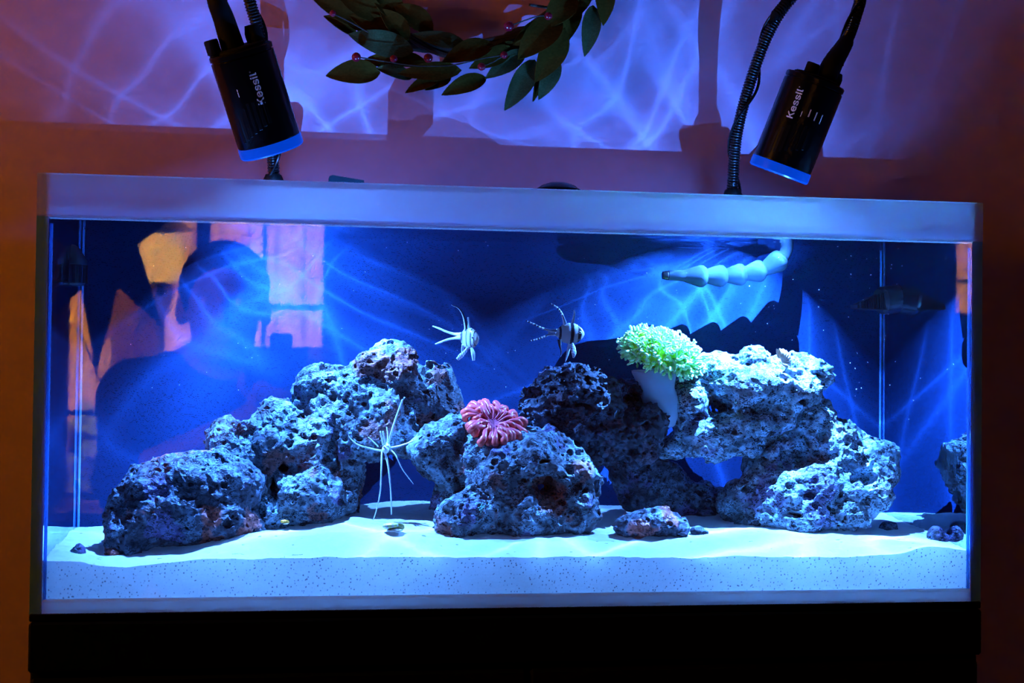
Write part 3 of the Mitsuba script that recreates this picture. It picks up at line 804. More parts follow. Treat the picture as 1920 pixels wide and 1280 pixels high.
def stripes(t, n, sides, base, dots, pos):
    f = np.linspace(0, 1, n)
    a = np.tile(np.arange(sides) * 2 * PI / sides, n)
    return f, a


def fish(label, c, axis, up, half, bars, fins, Y):
    """half: (length, height, thickness) halves in metres; bars: (centre, half width) along the body from tail -1 to nose +1."""
    k = thing('cardinalfish', label, 'fish')
    x = np.asarray(axis, float) / np.linalg.norm(axis)
    z = np.asarray(up, float) - x * (np.asarray(up) @ x)
    z /= np.linalg.norm(z)
    y = np.cross(z, x)
    nu, sd = 61, 28
    u = np.linspace(-1.75, 1, nu)
    prof = np.interp(u, [-1.75, -1.5, -1.2, -0.95, -0.6, -0.2, 0.2, 0.5, 0.75, 0.9, 0.97, 1.0], [0.13, 0.15, 0.24, 0.50, 0.88, 1.0, 0.97, 0.83, 0.58, 0.34, 0.2, 0.02])
    thk = np.interp(u, [-1.75, -1.2, -0.8, -0.2, 0.3, 0.75, 0.95, 1.0], [0.08, 0.22, 0.6, 1.0, 1.0, 0.75, 0.4, 0.03])
    a = np.arange(sd) * 2 * PI / sd
    v = c + (u * half[0])[:, None, None] * x + (np.sin(a)[None, :, None] * (prof * half[1])[:, None, None]) * z + (np.cos(a)[None, :, None] * (thk * half[2])[:, None, None]) * y
    i, j = np.meshgrid(np.arange(nu - 1), np.arange(sd), indexing='ij')
    q = np.stack([i * sd + j, (i + 1) * sd + j, (i + 1) * sd + (j + 1) % sd, i * sd + (j + 1) % sd], -1).reshape(-1, 4)
    uu = np.repeat(u, sd) + 0.07 * np.tile(np.sin(a) ** 2, nu)
    silver, dark = np.array([0.34, 0.34, 0.33]), np.array([0.006, 0.006, 0.012])
    col = np.tile(silver, (len(uu), 1))
    for b, w in bars:
        m = np.clip((w - np.abs(uu - b)) / 0.03 + 0.5, 0, 1)[:, None]
        col = col * (1 - m) + dark * m
    warm = np.clip((uu - 0.35) / 0.1, 0, 1)[:, None] * 0.5
    col = col * (1 - warm * (col.sum(1, keepdims=True) > 0.5)) + np.array([0.50, 0.36, 0.24]) * warm * (col.sum(1, keepdims=True) > 0.5)
    obj('body', (v.reshape(-1, 3), q), MAT['vc'], k, True, color=col)
    for nm, px, wd, mode in fins:
        n = 34
        p, t = fin([(a_, b_, Y + (d_[0] if d_ else 0)) for a_, b_, *d_ in px], wd, n)
        fr = np.repeat(np.linspace(0, 1, n), 10)
        ang = np.tile(np.arange(10), n)
        colr = np.tile([0.50, 0.56, 0.60], (n * 10, 1))
        if mode == 'dots':      # a black ray edged in white that breaks up into white beads towards the tip
            dotm = (np.sin(fr * 62) > -0.1)[:, None]
            tipw = (fr > 0.38)[:, None]
            colr = np.where(tipw, np.where(dotm, [0.85, 0.85, 0.85], [0.02, 0.02, 0.03]), np.where(((ang > 4))[:, None], [0.03, 0.03, 0.05], [0.6, 0.65, 0.68]))
        elif mode == 'half':
            colr = np.where(((ang > 4))[:, None], [0.02, 0.02, 0.03], [0.65, 0.68, 0.7])
        elif mode == 'paddle':
            colr = np.where((np.sin(fr * 40 + ang * 1.3) > 0.55)[:, None], [0.9, 0.9, 0.9], [0.35, 0.42, 0.48])
        obj(nm, t, MAT['vc'], k, True, color=np.vstack([colr, colr[:1], colr[-1:]]))
    for sgn in (1, -1):
        e = c + x * half[0] * 0.66 + z * half[1] * 0.12 + y * sgn * half[2] * 0.62
        ey = ball(e, half[1] * 0.15, 2)
        r_ = np.linalg.norm((ey.vertices - e - ((ey.vertices - e) @ y)[:, None] * y), axis=1) / (half[1] * 0.15)
        obj('eye', ey, MAT['vc'], k + '__body', True, color=np.where((r_ < 0.6)[:, None], [0.01, 0.01, 0.012], [0.5, 0.5, 0.5]))


FY = 0.125
s = mpp(FY)
fish('striped silver fish with black bars and dotted trailing fins, seen side on', at(1071, 625, FY), [1, -0.15, -0.03], [0, 0, 1], (25 * s, 20 * s, 7.5 * s),
     [(-0.80, 0.085), (0.10, 0.13), (0.66, 0.13)], [
         ('tail_fin', [(1044, 620), (1030, 619), (1014, 614), (1000, 607), (986, 601)], [4.2, 2.4, 1.9, 1.6, 1.2], 'dots'),
         ('tail_fin', [(1042, 626), (1030, 627), (1018, 632), (1006, 636), (993, 639)], [4.2, 2.4, 1.9, 1.6, 1.2], 'dots'),
         ('dorsal_fin', [(1060, 609), (1057, 598), (1052, 586), (1044, 576), (1031, 568)], [4.2, 2.8, 2.0, 1.6, 1.0], 'dots'),
         ('dorsal_fin', [(1073, 610), (1075, 598), (1077, 588), (1076, 581)], [3.8, 2.8, 2.0, 1.2], 'half'),
         ('anal_fin', [(1049, 636), (1050, 648), (1052, 658), (1051, 669)], [5.0, 2.6, 1.5, 0.7], 'half'),
         ('pelvic_fin', [(1069, 643), (1066, 654), (1064, 664), (1060, 678)], [3.2, 3.6, 2.5, 0.8], 'plain'),
         ('pelvic_fin', [(1073, 643, -.004), (1075, 652, -.005), (1076, 662, -.006), (1075, 671, -.006)], [1.5, 4.5, 5.0, 1.5], 'paddle')], FY)
fish('pale striped fish turned towards the glass, left of the other fish', at(881, 634, FY), [0.55, -0.83, -0.04], [-0.08, 0, 1], (24 * s, 20 * s, 8.5 * s),
     [(-0.62, 0.035), (-0.05, 0.045), (0.42, 0.05), (0.74, 0.05)], [
         ('tail_fin', [(866, 627, .006), (852, 626, .012), (838, 622, .014), (824, 616, .016), (811, 611, .018)], [4.5, 2.6, 2.3, 2.0, 1.2], 'plain'),
         ('tail_fin', [(866, 632, .006), (852, 634, .012), (838, 637, .014), (827, 641, .016), (816, 645, .018)], [4.5, 2.6, 2.3, 2.0, 1.2], 'plain'),
         ('dorsal_fin', [(874, 620), (872, 604), (868, 590), (860, 578), (846, 571)], [3.4, 3.0, 2.2, 1.6, 0.9], 'half'),
         ('dorsal_fin', [(879, 617), (879, 606), (878, 594)], [3.0, 2.0, 1.8], 'plain'),
         ('pelvic_fin', [(878, 651), (871, 660), (864, 667), (857, 674)], [3.0, 3.2, 4.8, 3.0], 'paddle'),
         ('pelvic_fin', [(884, 652, -.004), (887, 663, -.005), (888, 676, -.005)], [2.5, 4.2, 2.5], 'plain'),
         ('anal_fin', [(869, 646, .006), (867, 655, .008), (866, 662, .008)], [3.5, 2.5, 1.0], 'plain')], FY)

# ------------------------------------------------------------------ pipe, pumps and other tank gear
rn = thing('return_nozzle', 'jointed flexible water nozzle hanging below the surface at upper right', 'nozzle')
NY = 0.165
s = mpp(NY)


def link(a, b, r_in, r_out, nm, mat, seed):
    """One ball-jointed link: narrow at a, swelling to a ball at b."""
    a, b = at(*a, NY), at(*b, NY)
    L = np.linalg.norm(b - a)
    u = np.linspace(0, 1, 15)
    r = np.interp(u, [0, .08, .45, .70, .84, .94, 1.0], [r_in * .94, r_in, r_in + (r_out - r_in) * .62, r_out, r_out * .97, r_out * .80, r_out * .62]) * s
    m = placed(lathe(np.stack([r, u * L], 1), 28), frame(b - a), a)
    obj(nm, m, MAT[mat], rn, 35)


link((1242, 516), (1254, 516.5), 7.5, 9.0, 'tip', 'black', 0)
m_ = placed(lathe([(9.4 * s, 0), (10.5 * s, 0.012), (13.0 * s, 0.024), (12.0 * s, 0.026)], 28), frame(at(1300, 517, NY) - at(1252, 516, NY)), at(1253, 516, NY))
obj('cone', m_, MAT['pipe'], rn, 35)
for a, b in [((1284, 517), (1325, 518)), ((1318, 518), (1362, 517)), ((1357, 517), (1398, 514)), ((1392, 514), (1434, 506)), ((1428, 508), (1470, 483))]:
    link(a, b, 13.0, 21.5, 'link', 'pipe', 1)
obj('riser', tube(spline([at(1466, 486, NY), at(1474, 470, NY + .01), at(1478, 448, NY + .025), at(1480, 434, TD - .0005)], 30), 0.0068, 14), MAT['pipe'], rn)

for idx, (px, py, sgn, lab) in enumerate([(1612, 568, 1, 'black slotted circulation pump in the dark right-hand corner'), (128, 478, -1, 'black domed circulation pump at the top left corner inside the glass')]):
    pu = thing('circulation_pump', lab, 'pump')
    PY = 0.175 if idx == 0 else 0.15
    c = at(px, py, PY)
    s = mpp(PY)
    if idx == 0:
        mot = at(1656, 562, PY)
        prof = [(0.0, -0.026), (0.010, -0.0255), (0.0145, -0.021), (0.0155, -0.01), (0.0155, 0.008), (0.013, 0.012), (0.0, 0.0125)]
        obj('motor', placed(trimesh.creation.revolve(prof, sections=28), frame([-1, -0.15, -0.12]), mot + [0.006, 0, 0]), MAT['pump'], pu)
        pts = np.array([mot + np.array(q) for q in [(0.004, -.012, .011), (0.004, .012, .011), (0.004, -.012, -.012), (0.004, .012, -.012), (-.034, -.010, -.0065), (-.034, .010, -.0065), (-.034, -.010, -.0105), (-.034, .010, -.0105)]])
        obj('outlet', trimesh.Trimesh(pts).convex_hull, MAT['pump'], pu, False)
        for q in range(16):
            f = q / 15
            x = -0.031 + 0.030 * f
            top = -0.0058 + (0.011 + 0.0058) * (x + .034) / .038
            obj('grille_slat', box(mot[0] + x - .0005, mot[0] + x + .0005, mot[1] - 0.0136, mot[1] - 0.0095, mot[2] - 0.0105, mot[2] + top + .001), MAT['pump'], pu + '__outlet', False)
        obj('mount', box(mot[0] + 0.016, mot[0] + 0.030, PY + 0.004, TD - 0.001, mot[2] - 0.012, mot[2] + 0.012, 0.003), MAT['pump'], pu)
    else:
        obj('dome', placed(trimesh.creation.revolve([(0.0, 0.011), (0.006, 0.0105), (0.0105, 0.0075), (0.0165, -0.002), (0.0185, -0.006), (0.0185, -0.010), (0.0, -0.010)], sections=30), np.eye(3), c), MAT['pump'], pu)
        for q in range(10):
            a = PI + PI * (q + .5) / 10
            o_ = c + [0.0186 * math.cos(a), 0.0186 * math.sin(a), -0.019]
            obj('grille_slat', box(o_[0] - .0011, o_[0] + .0011, o_[1] - .0008, o_[1] + .0008, o_[2] - .009, o_[2] + .009), MAT['pump'], pu + '__dome', False)
        obj('motor', placed(lathe([(0.0155, -0.030), (0.0165, -0.028), (0.0165, -0.010)], 28), np.eye(3), c), MAT['pump'], pu)
        obj('mount', box(0.0115, c[0] - 0.006, PY - 0.008, PY + 0.008, c[2] - 0.024, c[2] - 0.008, 0.002), MAT['pump'], pu)

oc = thing('overflow_box', 'black rounded lid of a small box just showing over the rear rim', 'box')
o_ = at(1047, 345, TD + 0.03)
obj('body', box(o_[0] - 0.028, o_[0] + 0.028, TD + 0.0095, TD + 0.055, BASE + 0.30, o_[2] - 0.008, 0.003), MAT['black'], oc)
lid = trimesh.creation.revolve([(0.0, 0.0105), (0.010, 0.0098), (0.018, 0.0072), (0.0245, 0.0028), (0.0275, -0.004), (0.0275, -0.010), (0.0, -0.010)], sections=36)
lid.apply_scale([1, 0.8, 1.0])
obj('lid', placed(lid, np.eye(3), o_ - [0, 0, 0.0085]), MAT['black_gloss'], oc)
gl = thing('lid_clip', 'small clear plastic clip peeking over the front band left of the middle', 'clip')
gq = at(645, 336, 0.19)
obj('tab', trimesh.Trimesh(np.array([[gq[0] + x, y, gq[2] + z + dz] for x, z in ((-0.016, -0.0015), (-0.013, 0.0), (0.020, -0.0045), (0.020, -0.0055), (-0.016, -0.003)) for y in (0.17, 0.20) for dz in (0, 0.0015)])).convex_hull, MAT['pipe'], gl, False)
obj('foot', box(gq[0] - 0.008, gq[0] + 0.004, 0.196, 0.2155, BASE + TH - 0.012, gq[2] - 0.002, 0.001), MAT['pipe'], gl)

g = np.random.default_rng(9)
ms = [ball([x, y, z], r, 1) for x, y, z, r in zip(g.uniform(0.70, 0.875, 70), g.uniform(0.03, 0.2, 70), g.uniform(BASE + 0.16, BASE + 0.362, 70), g.choice([0.0003, 0.00045, 0.0007], 70, p=[.6, .3, .1]))]
ms += [ball([x, y, z], 0.0003, 1) for x, y, z in zip(g.uniform(0.05, 0.7, 60), g.uniform(0.03, 0.2, 60), g.uniform(BASE + 0.2, BASE + 0.362, 60))]
m = cat(ms)
one('drifting_specks', m, MAT['vc'], 'tiny white specks drifting in the water, mostly on the right', 'specks', True, kind='stuff', color=np.tile([0.8, 0.8, 0.8], (len(m.vertices), 1)))

# ------------------------------------------------------------------ the two lamps on their goosenecks
LW = 0.0312                                   # lamp radius


def on_lamp(mesh, phi, R, o, x_up, radius=LW):
    """Bends a flat piece (x along the lamp's axis upwards, y to the left) round the lamp body."""
    v = mesh.vertices
    z = x_up + v[:, 0]
    f = phi - v[:, 1] / radius
    rr = radius + v[:, 2]
    return trimesh.Trimesh(np.stack([rr * np.sin(f), -rr * np.cos(f), z], 1) @ R.T + o, mesh.faces, process=False)


for i, (top, bot) in enumerate(LAMPS):
    L = np.linalg.norm(top - bot)
    R = frame(top - bot)
    side = ['left', 'right'][i]
    k = thing('aquarium_lamp', ['black cylindrical lamp with glowing blue rim hanging over the left of the tank', 'black cylindrical lamp with glowing blue rim, hanging over the right of the tank'][i], 'lamp')
    H0 = 0.011
    body = trimesh.creation.revolve([(0.0262, H0), (LW - 0.0004, H0), (LW, H0 + 0.001), (LW, L * 0.93), (LW - 0.0012, L * 0.93 + .0004), (LW - 0.0012, L * 0.945), (LW, L * 0.945 + .0004), (LW, L - 0.0012), (LW - 0.0012, L), (0.0, L)], sections=64)
    obj('housing', placed(body, R, bot), MAT['black_gloss'], k)
    for q in range(7):
        a = -0.85 + q * 0.17
        obj('vent_slot', on_lamp(box(0, 0.030 - 0.002 * abs(q - 3), -0.0016, 0.0016, -0.0008, 0.0003, 0.0002), a, R, bot, 0.018 + 0.0022 * q), MAT['black'], k + '__housing', False)
    ring = trimesh.creation.revolve([(0.0262, H0), (LW + 0.0004, H0), (LW + 0.0008, H0 - 0.0012), (LW + 0.0008, 0.0016), (LW - 0.0008, 0.0), (0.0258, 0.0)][::-1], sections=64)
    scene[numbered(k + '__rim_light')] = {**mikit.ply(placed(ring, R, bot), 'mat_rim', 40), 'emitter': dict(type='area', radiance=lum([0.0, 0.045, 0.55]), sampling_weight=0.15)}
    labels[k + '__rim_light'] = {'label': 'glowing blue acrylic rim at the lower end'}
    lens = trimesh.creation.revolve([(0.0, 0.0012), (0.0256, 0.0012)], sections=48)
    if lens.face_normals[:, 2].mean() > 0:
        lens.invert()
    scene[numbered(k + '__lens')] = {**mikit.ply(placed(lens, R, bot), 'mat_black', False), 'emitter': dict(type='area', radiance=lum(BLUE, 140), sampling_weight=1.2)}
    labels[k + '__lens'] = {'label': 'bright lens'}
    refl = trimesh.creation.revolve([(0.0, 0.003), (0.0262, 0.003), (0.0262, H0)], sections=48)
    obj('reflector', placed(refl, R, bot), MAT['steel'], k)
    kx = [(-0.0245, 0.0068, 0.016), (0.017, 0.0085, 0.019)] if i == 0 else [(-0.010, 0.0068, 0.014), (0.018, 0.0085, 0.014)]
    obj('dial', placed(lathe([(kx[0][1] * .8, L), (kx[0][1] * .8, L + .002), (kx[0][1], L + .0025), (kx[0][1], L + kx[0][2] - .001), (kx[0][1] - .001, L + kx[0][2])], 24), R, bot + R @ [kx[0][0], -0.006, 0]), MAT['black_rough'], k)
    obj('plug', placed(lathe([(kx[1][1], L), (kx[1][1], L + kx[1][2] * .6), (kx[1][1] * .75, L + kx[1][2])], 24), R, bot + R @ [kx[1][0], 0.002, 0]), MAT['black_rough'], k)
    obj('top_plate', placed(lathe([(0.024, L - .0005), (0.024, L + .002), (0.022, L + .0032)], 40), R, bot), MAT['black_rough'], k)
    txt = meshkit.text_mesh('Kessil', 0.0066, 0.0003, bold=True)
    txt.apply_scale([1.30, 1.0, 1.0])
    tw = txt.bounds[1][0]
    sc = 0.0315 / tw
    txt.apply_scale([sc, 1.0, 1.0])
    up0, phi = [(0.0490, 0.10), (0.0560, -0.62)][i]
    obj('lettering', on_lamp(txt, phi + 0.10, R, bot, up0), MAT['ink'], k + '__housing', False, label='small white maker name running up the side')
    dot = trimesh.creation.annulus(0.00035, 0.0007, 0.0003, sections=14)
    dot.apply_translation([0.0330, 0.0052, 0])
    obj('lettering', on_lamp(dot, phi + 0.10, R, bot, up0), MAT['ink'], k + '__housing', False)
    marks = [(-0.52, 0.062, 0.0075, .0003)] if i == 0 else [(-0.30, 0.0615, 0.006, .0003), (-0.06, 0.0640, 0.0078, .0006), (0.17, 0.0625, 0.0090, .0006), (0.40, 0.0615, 0.0095, .0004)]
    for a, u0, ln, wd in marks:
        obj('tick_mark', on_lamp(box(0, ln, -wd, wd, 0, 0.0003), a, R, bot, u0), MAT['ink'], k + '__housing', False)

    # gooseneck: from a clamp on the rear rim up behind the lamp, over in a loop above the frame and down into the lamp's top
    gk = thing('gooseneck_arm', ['black ribbed gooseneck holding the left lamp, its foot behind the lamp', 'black ribbed gooseneck with a wire wound round it, holding the right lamp'][i], 'lamp arm')
    ax = (top - bot) / L
    if i == 0:
        e = top + R @ [-0.006, 0.0, 0.0]
        path = [at(514, 350, 0.232), at(513, 318, 0.232), at(508, 240, 0.215), at(498, 150, 0.19), at(485, 62, 0.17), at(468, 0, 0.16), at(455, -70, 0.15), at(440, -118, 0.135), at(420, -105, 0.12), at(418, -60, 0.112), e + ax * 0.055, e + ax * 0.03, e]
    else:
        e = top + R @ [0.010, 0.0, 0.0]
        path = [at(1372, 376, 0.232), at(1374, 345, 0.232), at(1382, 250, 0.225), at(1408, 150, 0.21), at(1442, 60, 0.195), at(1481, 0, 0.18), at(1535, -52, 0.16), at(1590, -56, 0.14), at(1612, -10, 0.125), at(1606, 25, 0.115), at(1588, 75, 0.108), e + ax * 0.02, e]
    n = 1150
    P = spline(path, n)
    arc = np.r_[0, np.cumsum(np.linalg.norm(np.diff(P, axis=0), axis=1))]
    u = np.linspace(0, arc[-1], n)
    P = np.stack([np.interp(u, arc, P[:, q]) for q in range(3)], 1)
    obj('tube', tube(P, 0.0055 + 0.0012 * np.abs(np.sin(u / 0.0031 * PI)), 14), MAT['neck'], gk, 50)
    sl = u > arc[-1] - 0.075                       # sleeve over the end next to the lamp
    Q = P[sl][::12]
    obj('sleeve', tube(Q, np.linspace(0.0082, 0.0115, len(Q)), 16), MAT['black_rough'], gk)
    # the wire winds loosely round the tube
    t = np.gradient(P, axis=0)
    t /= np.linalg.norm(t, axis=1, keepdims=True)
    a1 = np.cross(t, [0, 1.0, 0])
    a1 /= np.linalg.norm(a1, axis=1, keepdims=True)
    a2 = np.cross(t, a1)
    w = 2 * PI * u / [0.12, 0.125][i] + [0.5, 2.6][i]
    rad = 0.0083 + 0.0012 * np.sin(u * 60)
    W = P + (a1 * np.cos(w)[:, None] + a2 * np.sin(w)[:, None]) * rad[:, None]
    obj('cable', tube(W[5:-70:7], 0.0016, 7), MAT['black_gloss'], gk)
    if i == 1:
        q0 = int(0.56 * n * 0.62)
        c_ = at(1468, 12, 0.165)
        d_ = at(1445, 40, 0.165) - c_
        obj('cable_joint', placed(lathe([(0.0035, -0.010), (0.0062, -0.006)] + [(0.0062 - 0.0006 * (q % 2), -0.004 + 0.0016 * q) for q in range(12)] + [(0.0045, 0.0165), (0.0030, 0.020), (0.0022, 0.026)], 20), frame(d_), c_), MAT['black_rough'], gk)
    base = path[1]
    obj('clamp', box(base[0] - 0.016, base[0] + 0.016, TD - 0.012, TD + 0.026, BASE + TH + 0.001, BASE + TH + 0.012, 0.003), MAT['black'], gk)
    obj('clamp_jaw', box(base[0] - 0.014, base[0] + 0.014, TD + 0.0085, TD + 0.020, BASE + TH - 0.05, BASE + TH + 0.001, 0.002), MAT['black'], gk)
    obj('socket', placed(lathe([(0.011, 0.0), (0.011, 0.018), (0.0085, 0.024)], 20), np.eye(3), np.array([base[0], 0.232, BASE + TH + 0.011])), MAT['black'], gk)

# ------------------------------------------------------------------ the wreath on the wall
wr = thing('wreath', 'wreath of felt-like brown-green leaves and red berries on the wall', 'wreath')
WY = WALL_Y - 0.030


def leaf_mesh(base, tip, width, Y, roll, seed):
    a, b = at(*base, Y), at(*tip, Y - 0.006)
    L = np.linalg.norm(b - a)
    wd = width * mpp(Y) * 0.5
    n, m = 15, 7
    t = np.linspace(0, 1, n)
    w = np.maximum(wd * (np.sin(PI * t**0.85) ** 0.75) * (1 - 0.12 * t), 0.0004)
    x = (b - a) / L
    nrm = np.array([0, -1.0, 0])
    s_ = np.cross(x, nrm)
    s_ /= np.linalg.norm(s_)
    nrm = np.cross(s_, x)
    c, s2 = math.cos(roll), math.sin(roll)
    s_, nrm = s_ * c + nrm * s2, nrm * c - s_ * s2
    q = np.linspace(-1, 1, m)
    V = []
    for sgn in (1, -1):
        for i_ in range(n):
            for q_ in q:
                z = 0.005 * math.sin(PI * t[i_]) + 0.0035 * q_ * q_ * (w[i_] / (wd + 1e-9)) + sgn * 0.0006 - (0.0006 if abs(q_) < 0.1 else 0)
                V.append(a + x * L * t[i_] + s_ * w[i_] * q_ + nrm * z)
    k_ = n * m
    F = []
    for i_ in range(n - 1):
        for j_ in range(m - 1):
            p0, p1, p2, p3 = i_ * m + j_, (i_ + 1) * m + j_, (i_ + 1) * m + j_ + 1, i_ * m + j_ + 1
            F += [[p0, p1, p2], [p0, p2, p3], [k_ + p0, k_ + p2, k_ + p1], [k_ + p0, k_ + p3, k_ + p2]]
    rim = [i_ * m for i_ in range(n)] + [(n - 1) * m + j_ for j_ in range(1, m)] + [i_ * m + m - 1 for i_ in range(n - 2, -1, -1)] + [j_ for j_ in range(m - 2, 0, -1)]
    for p, q_ in zip(rim, rim[1:] + rim[:1]):
        F += [[p, k_ + p, k_ + q_], [p, k_ + q_, q_]]
    return trimesh.Trimesh(np.array(V), np.array(F), process=False)


LEAVES = [  # base, tip, width in px, nearness to the viewer in layers, pale
    ((800, 118), (690, 108), 30, 1, 0), ((780, 112), (672, 116), 24, 0, 0), ((713, 136), (611, 142), 46, 3, 0), ((822, 148), (760, 174), 24, 2, 0), ((845, 142), (797, 169), 26, 1, 0),
    ((912, 146), (828, 178), 34, 1, 0), ((865, 132), (746, 138), 34, 4, 0), ((772, 147), (704, 128), 26, 2, 1), ((775, 96), (653, 64), 46, 3, 1), ((872, 82), (772, 64), 28, 2, 1), ((924, 84), (829, 117), 42, 5, 0),
    ((985, 96), (910, 147), 34, 2, 1), ((668, 66), (607, 30), 26, 1, 0), ((766, 76), (711, 17), 38, 3, 0), ((812, 58), (738, 9), 42, 2, 0), ((692, 48), (584, -6), 40, 2, 0), ((720, 36), (628, -16), 44, 3, 0),
    ((700, 60), (618, 6), 30, 1, 0), ((760, 40), (690, -20), 44, 2, 0), ((740, 70), (655, 30), 40, 2, 0),
    ((1003, 112), (946, 207), 42, 3, 1), ((1006, 142), (999, 191), 15, 1, 0), ((1042, 102), (1010, 187), 38, 2, 1), ((1058, 52), (1003, 154), 52, 4, 0), ((1052, 34), (971, 111), 56, 5, 0), ((1024, 44), (962, 84), 40, 3, 0),
    ((1112, 10), (1096, 106), 36, 3, 1), ((1128, -50), (1131, 48), 42, 4, 0), ((1082, 0), (1056, 86), 34, 1, 0), ((1078, -10), (1021, 53), 50, 4, 0), ((1100, -40), (1070, 40), 40, 1, 0),
    ((930, 92), (850, 98), 26, 2, 0), ((960, 90), (880, 128), 34, 3, 0), ((980, 88), (905, 108), 28, 1, 0), ((1090, -60), (1040, 5), 44, 2, 0)]
g = np.random.default_rng(12)
for n_, (b_, t_, wd, ly, pl) in enumerate(LEAVES):
    obj('leaf', leaf_mesh(b_, t_, wd * 1.08, WY - 0.004 * ly + 0.004, g.uniform(-0.25, 0.25), n_), MAT['leaf2' if pl else 'leaf'], wr, 40)
# the rest of the ring, above the frame
cx, cy, rr_ = 865, -172, 266
for q in range(46):
    a = PI * 1.10 + PI * 1.62 * q / 45 - 0.72
    if 0.22 * PI < (a % (2 * PI)) < 0.86 * PI:
        continue
    bx_, by_ = cx + (rr_ + g.uniform(-22, 22)) * math.cos(a), cy + (rr_ + g.uniform(-22, 22)) * math.sin(a)
    if by_ > -50:
        continue
    tx_, ty_ = bx_ - math.sin(a) * 95 + g.uniform(-30, 30), by_ + math.cos(a) * 95 + g.uniform(-30, 30)
    if ty_ > -12:
        continue
    obj('leaf', leaf_mesh((bx_, by_), (tx_, ty_), g.uniform(36, 50), WY - 0.004 * g.integers(0, 5), g.uniform(-.3, .3), q), MAT['leaf2' if q % 4 == 0 else 'leaf'], wr, 40)
th = np.linspace(0, 2 * PI, 90)
vp = np.array([at(cx + rr_ * math.cos(a), cy + rr_ * math.sin(a), WY + 0.010) for a in th])
vp += 0.003 * np.stack([np.sin(th * 9), np.cos(th * 7) * .5, np.cos(th * 11)], 1)
obj('vine_ring', tube(vp, 0.0075 + 0.002 * np.sin(th * 23), 9), MAT['vine'], wr)
for q in range(3):
    obj('vine_strand', tube(np.array([at(cx + (rr_ + 13 * math.sin(a * 5 + q * 2.1)) * math.cos(a), cy + (rr_ + 13 * math.sin(a * 5 + q * 2.1)) * math.sin(a), WY + 0.008 + 0.006 * math.cos(a * 5 + q * 2.1)) for a in np.linspace(0.1, 2 * PI, 90)]), 0.0032, 7), MAT['vine'], wr)
for px, py, r in [(668, 107, 8.5), (738, 110, 7), (803, 109, 8.5), (903, 125, 7.5), (945, 103, 7), (954, 49, 9.5), (1028, 30, 7.5), (624, 25, 6)]:
    c_ = at(px, py, WY - 0.032)
    bk = obj('berry', ball(c_, r * mpp(WY - 0.03), 3), MAT['berry'], wr, True)
for pts in [[(668, 107), (690, 110), (740, 118), (775, 123), (806, 124)], [(806, 124), (850, 122), (903, 110), (945, 103)], [(954, 49), (985, 38), (1010, 30), (1028, 30)], [(903, 125), (925, 116), (945, 103)], [(624, 25), (650, 38), (690, 60)]]:
    obj('berry_stem', tube(spline([at(x, y, WY - 0.030) for x, y in pts], 16), 0.0008, 6), MAT['vine'], wr)
obj('twig', tube(spline([at(993, 9, WY - 0.02), at(1012, 12, WY - 0.01), at(1040, 16, WY)], 6), [0.0016] * 6, 7), MAT['vine'], wr)
obj('hanger', tube(spline([at(865, -440, WY + 0.01), at(865, -470, WY + 0.02), at(865, -475, WALL_Y - 0.001)], 8), 0.0015, 6), MAT['vine'], wr)

# ------------------------------------------------------------------ the room behind the photographer, mirrored in the glass
fl = thing('floor_lamp', 'warm floor lamp beyond the left edge of the photo, tinting the wall orange', 'lamp')
FX, FYY = -1.20, -0.38
obj('base', placed(lathe([(0.14, 0), (0.14, 0.015), (0.11, 0.025), (0.015, 0.032)], 32), np.eye(3), [FX, FYY, 0.0]), MAT['frame'], fl)
obj('pole', tube([[FX, FYY, 0.03], [FX, FYY, 0.9], [FX, FYY, 1.40]], 0.011, 12), MAT['frame'], fl)
shd = trimesh.creation.revolve([(0.17, 0.0), (0.12, 0.24)], sections=36)
scene[fl + '__shade'] = {**mikit.ply(placed(shd, np.eye(3), [FX, FYY, 1.30]), 'mat_cream', True), 'emitter': dict(type='area', radiance=lum([25.0, 9.0, 0.01]), sampling_weight=1.2)}
obj('bulb', ball([FX, FYY, 1.44], 0.045, 2), MAT['cream'], fl, True)

sr = thing('paper_star', 'dark many-pointed paper star hanging by the window, mirrored at the left of the glass', 'star')
SY = -2.9
sc_ = atm(190, 432, SY)
tips = [(180, 702), (306, 616), (98, 592), (336, 404), (60, 420), (290, 270), (190, 190), (90, 280)]
core = 105 * (SY * -1 + 1.352) / FOC
ic = trimesh.creation.icosphere(subdivisions=1)
ic.apply_scale(core * 0.66)
ic.apply_translation(sc_)
obj('core', ic, MAT['star'], sr, False)
for (px, py) in tips:
    tp = atm(px, py, SY + 0.02)
    d_ = tp - sc_
    Ld = np.linalg.norm(d_)
    R_ = frame(d_, (0, -1, 0.01))
    w_ = core * 0.46
    o_ = sc_ + d_ / Ld * core * 0.35
    pyr = trimesh.Trimesh(np.array([[w_, 0, 0], [0, w_, 0], [-w_, 0, 0], [0, -w_, 0], [0, 0, Ld - core * .35]])).convex_hull
    obj('point', placed(pyr, R_, o_), MAT['star'], sr, False)
for d_ in ((0.25, 0.9, 0.1), (-0.2, -0.9, -0.1)):
    R_ = frame(np.array(d_), (0.1, 0.1, -1))
    obj('point', placed(trimesh.Trimesh(np.array([[core * .62, 0, 0], [0, core * .62, 0], [-core * .62, 0, 0], [0, -core * .62, 0], [0, 0, 0.2]])).convex_hull, R_, sc_), MAT['star'], sr, False)
obj('cord', tube([[sc_[0], SY, sc_[2] + 0.15], [sc_[0], SY, 2.1], [sc_[0], SY, ZC]], 0.004, 6), MAT['star'], sr)
cd = spline([atm(140, 610, SY - .05), atm(162, 650, SY - .05), atm(182, 700, SY), atm(192, 730, SY), atm(198, 770, SY), atm(200, 840, SY), atm(196, 960, SY)], 30)
obj('power_cord', tube(cd, 0.004, 6), MAT['star'], sr)

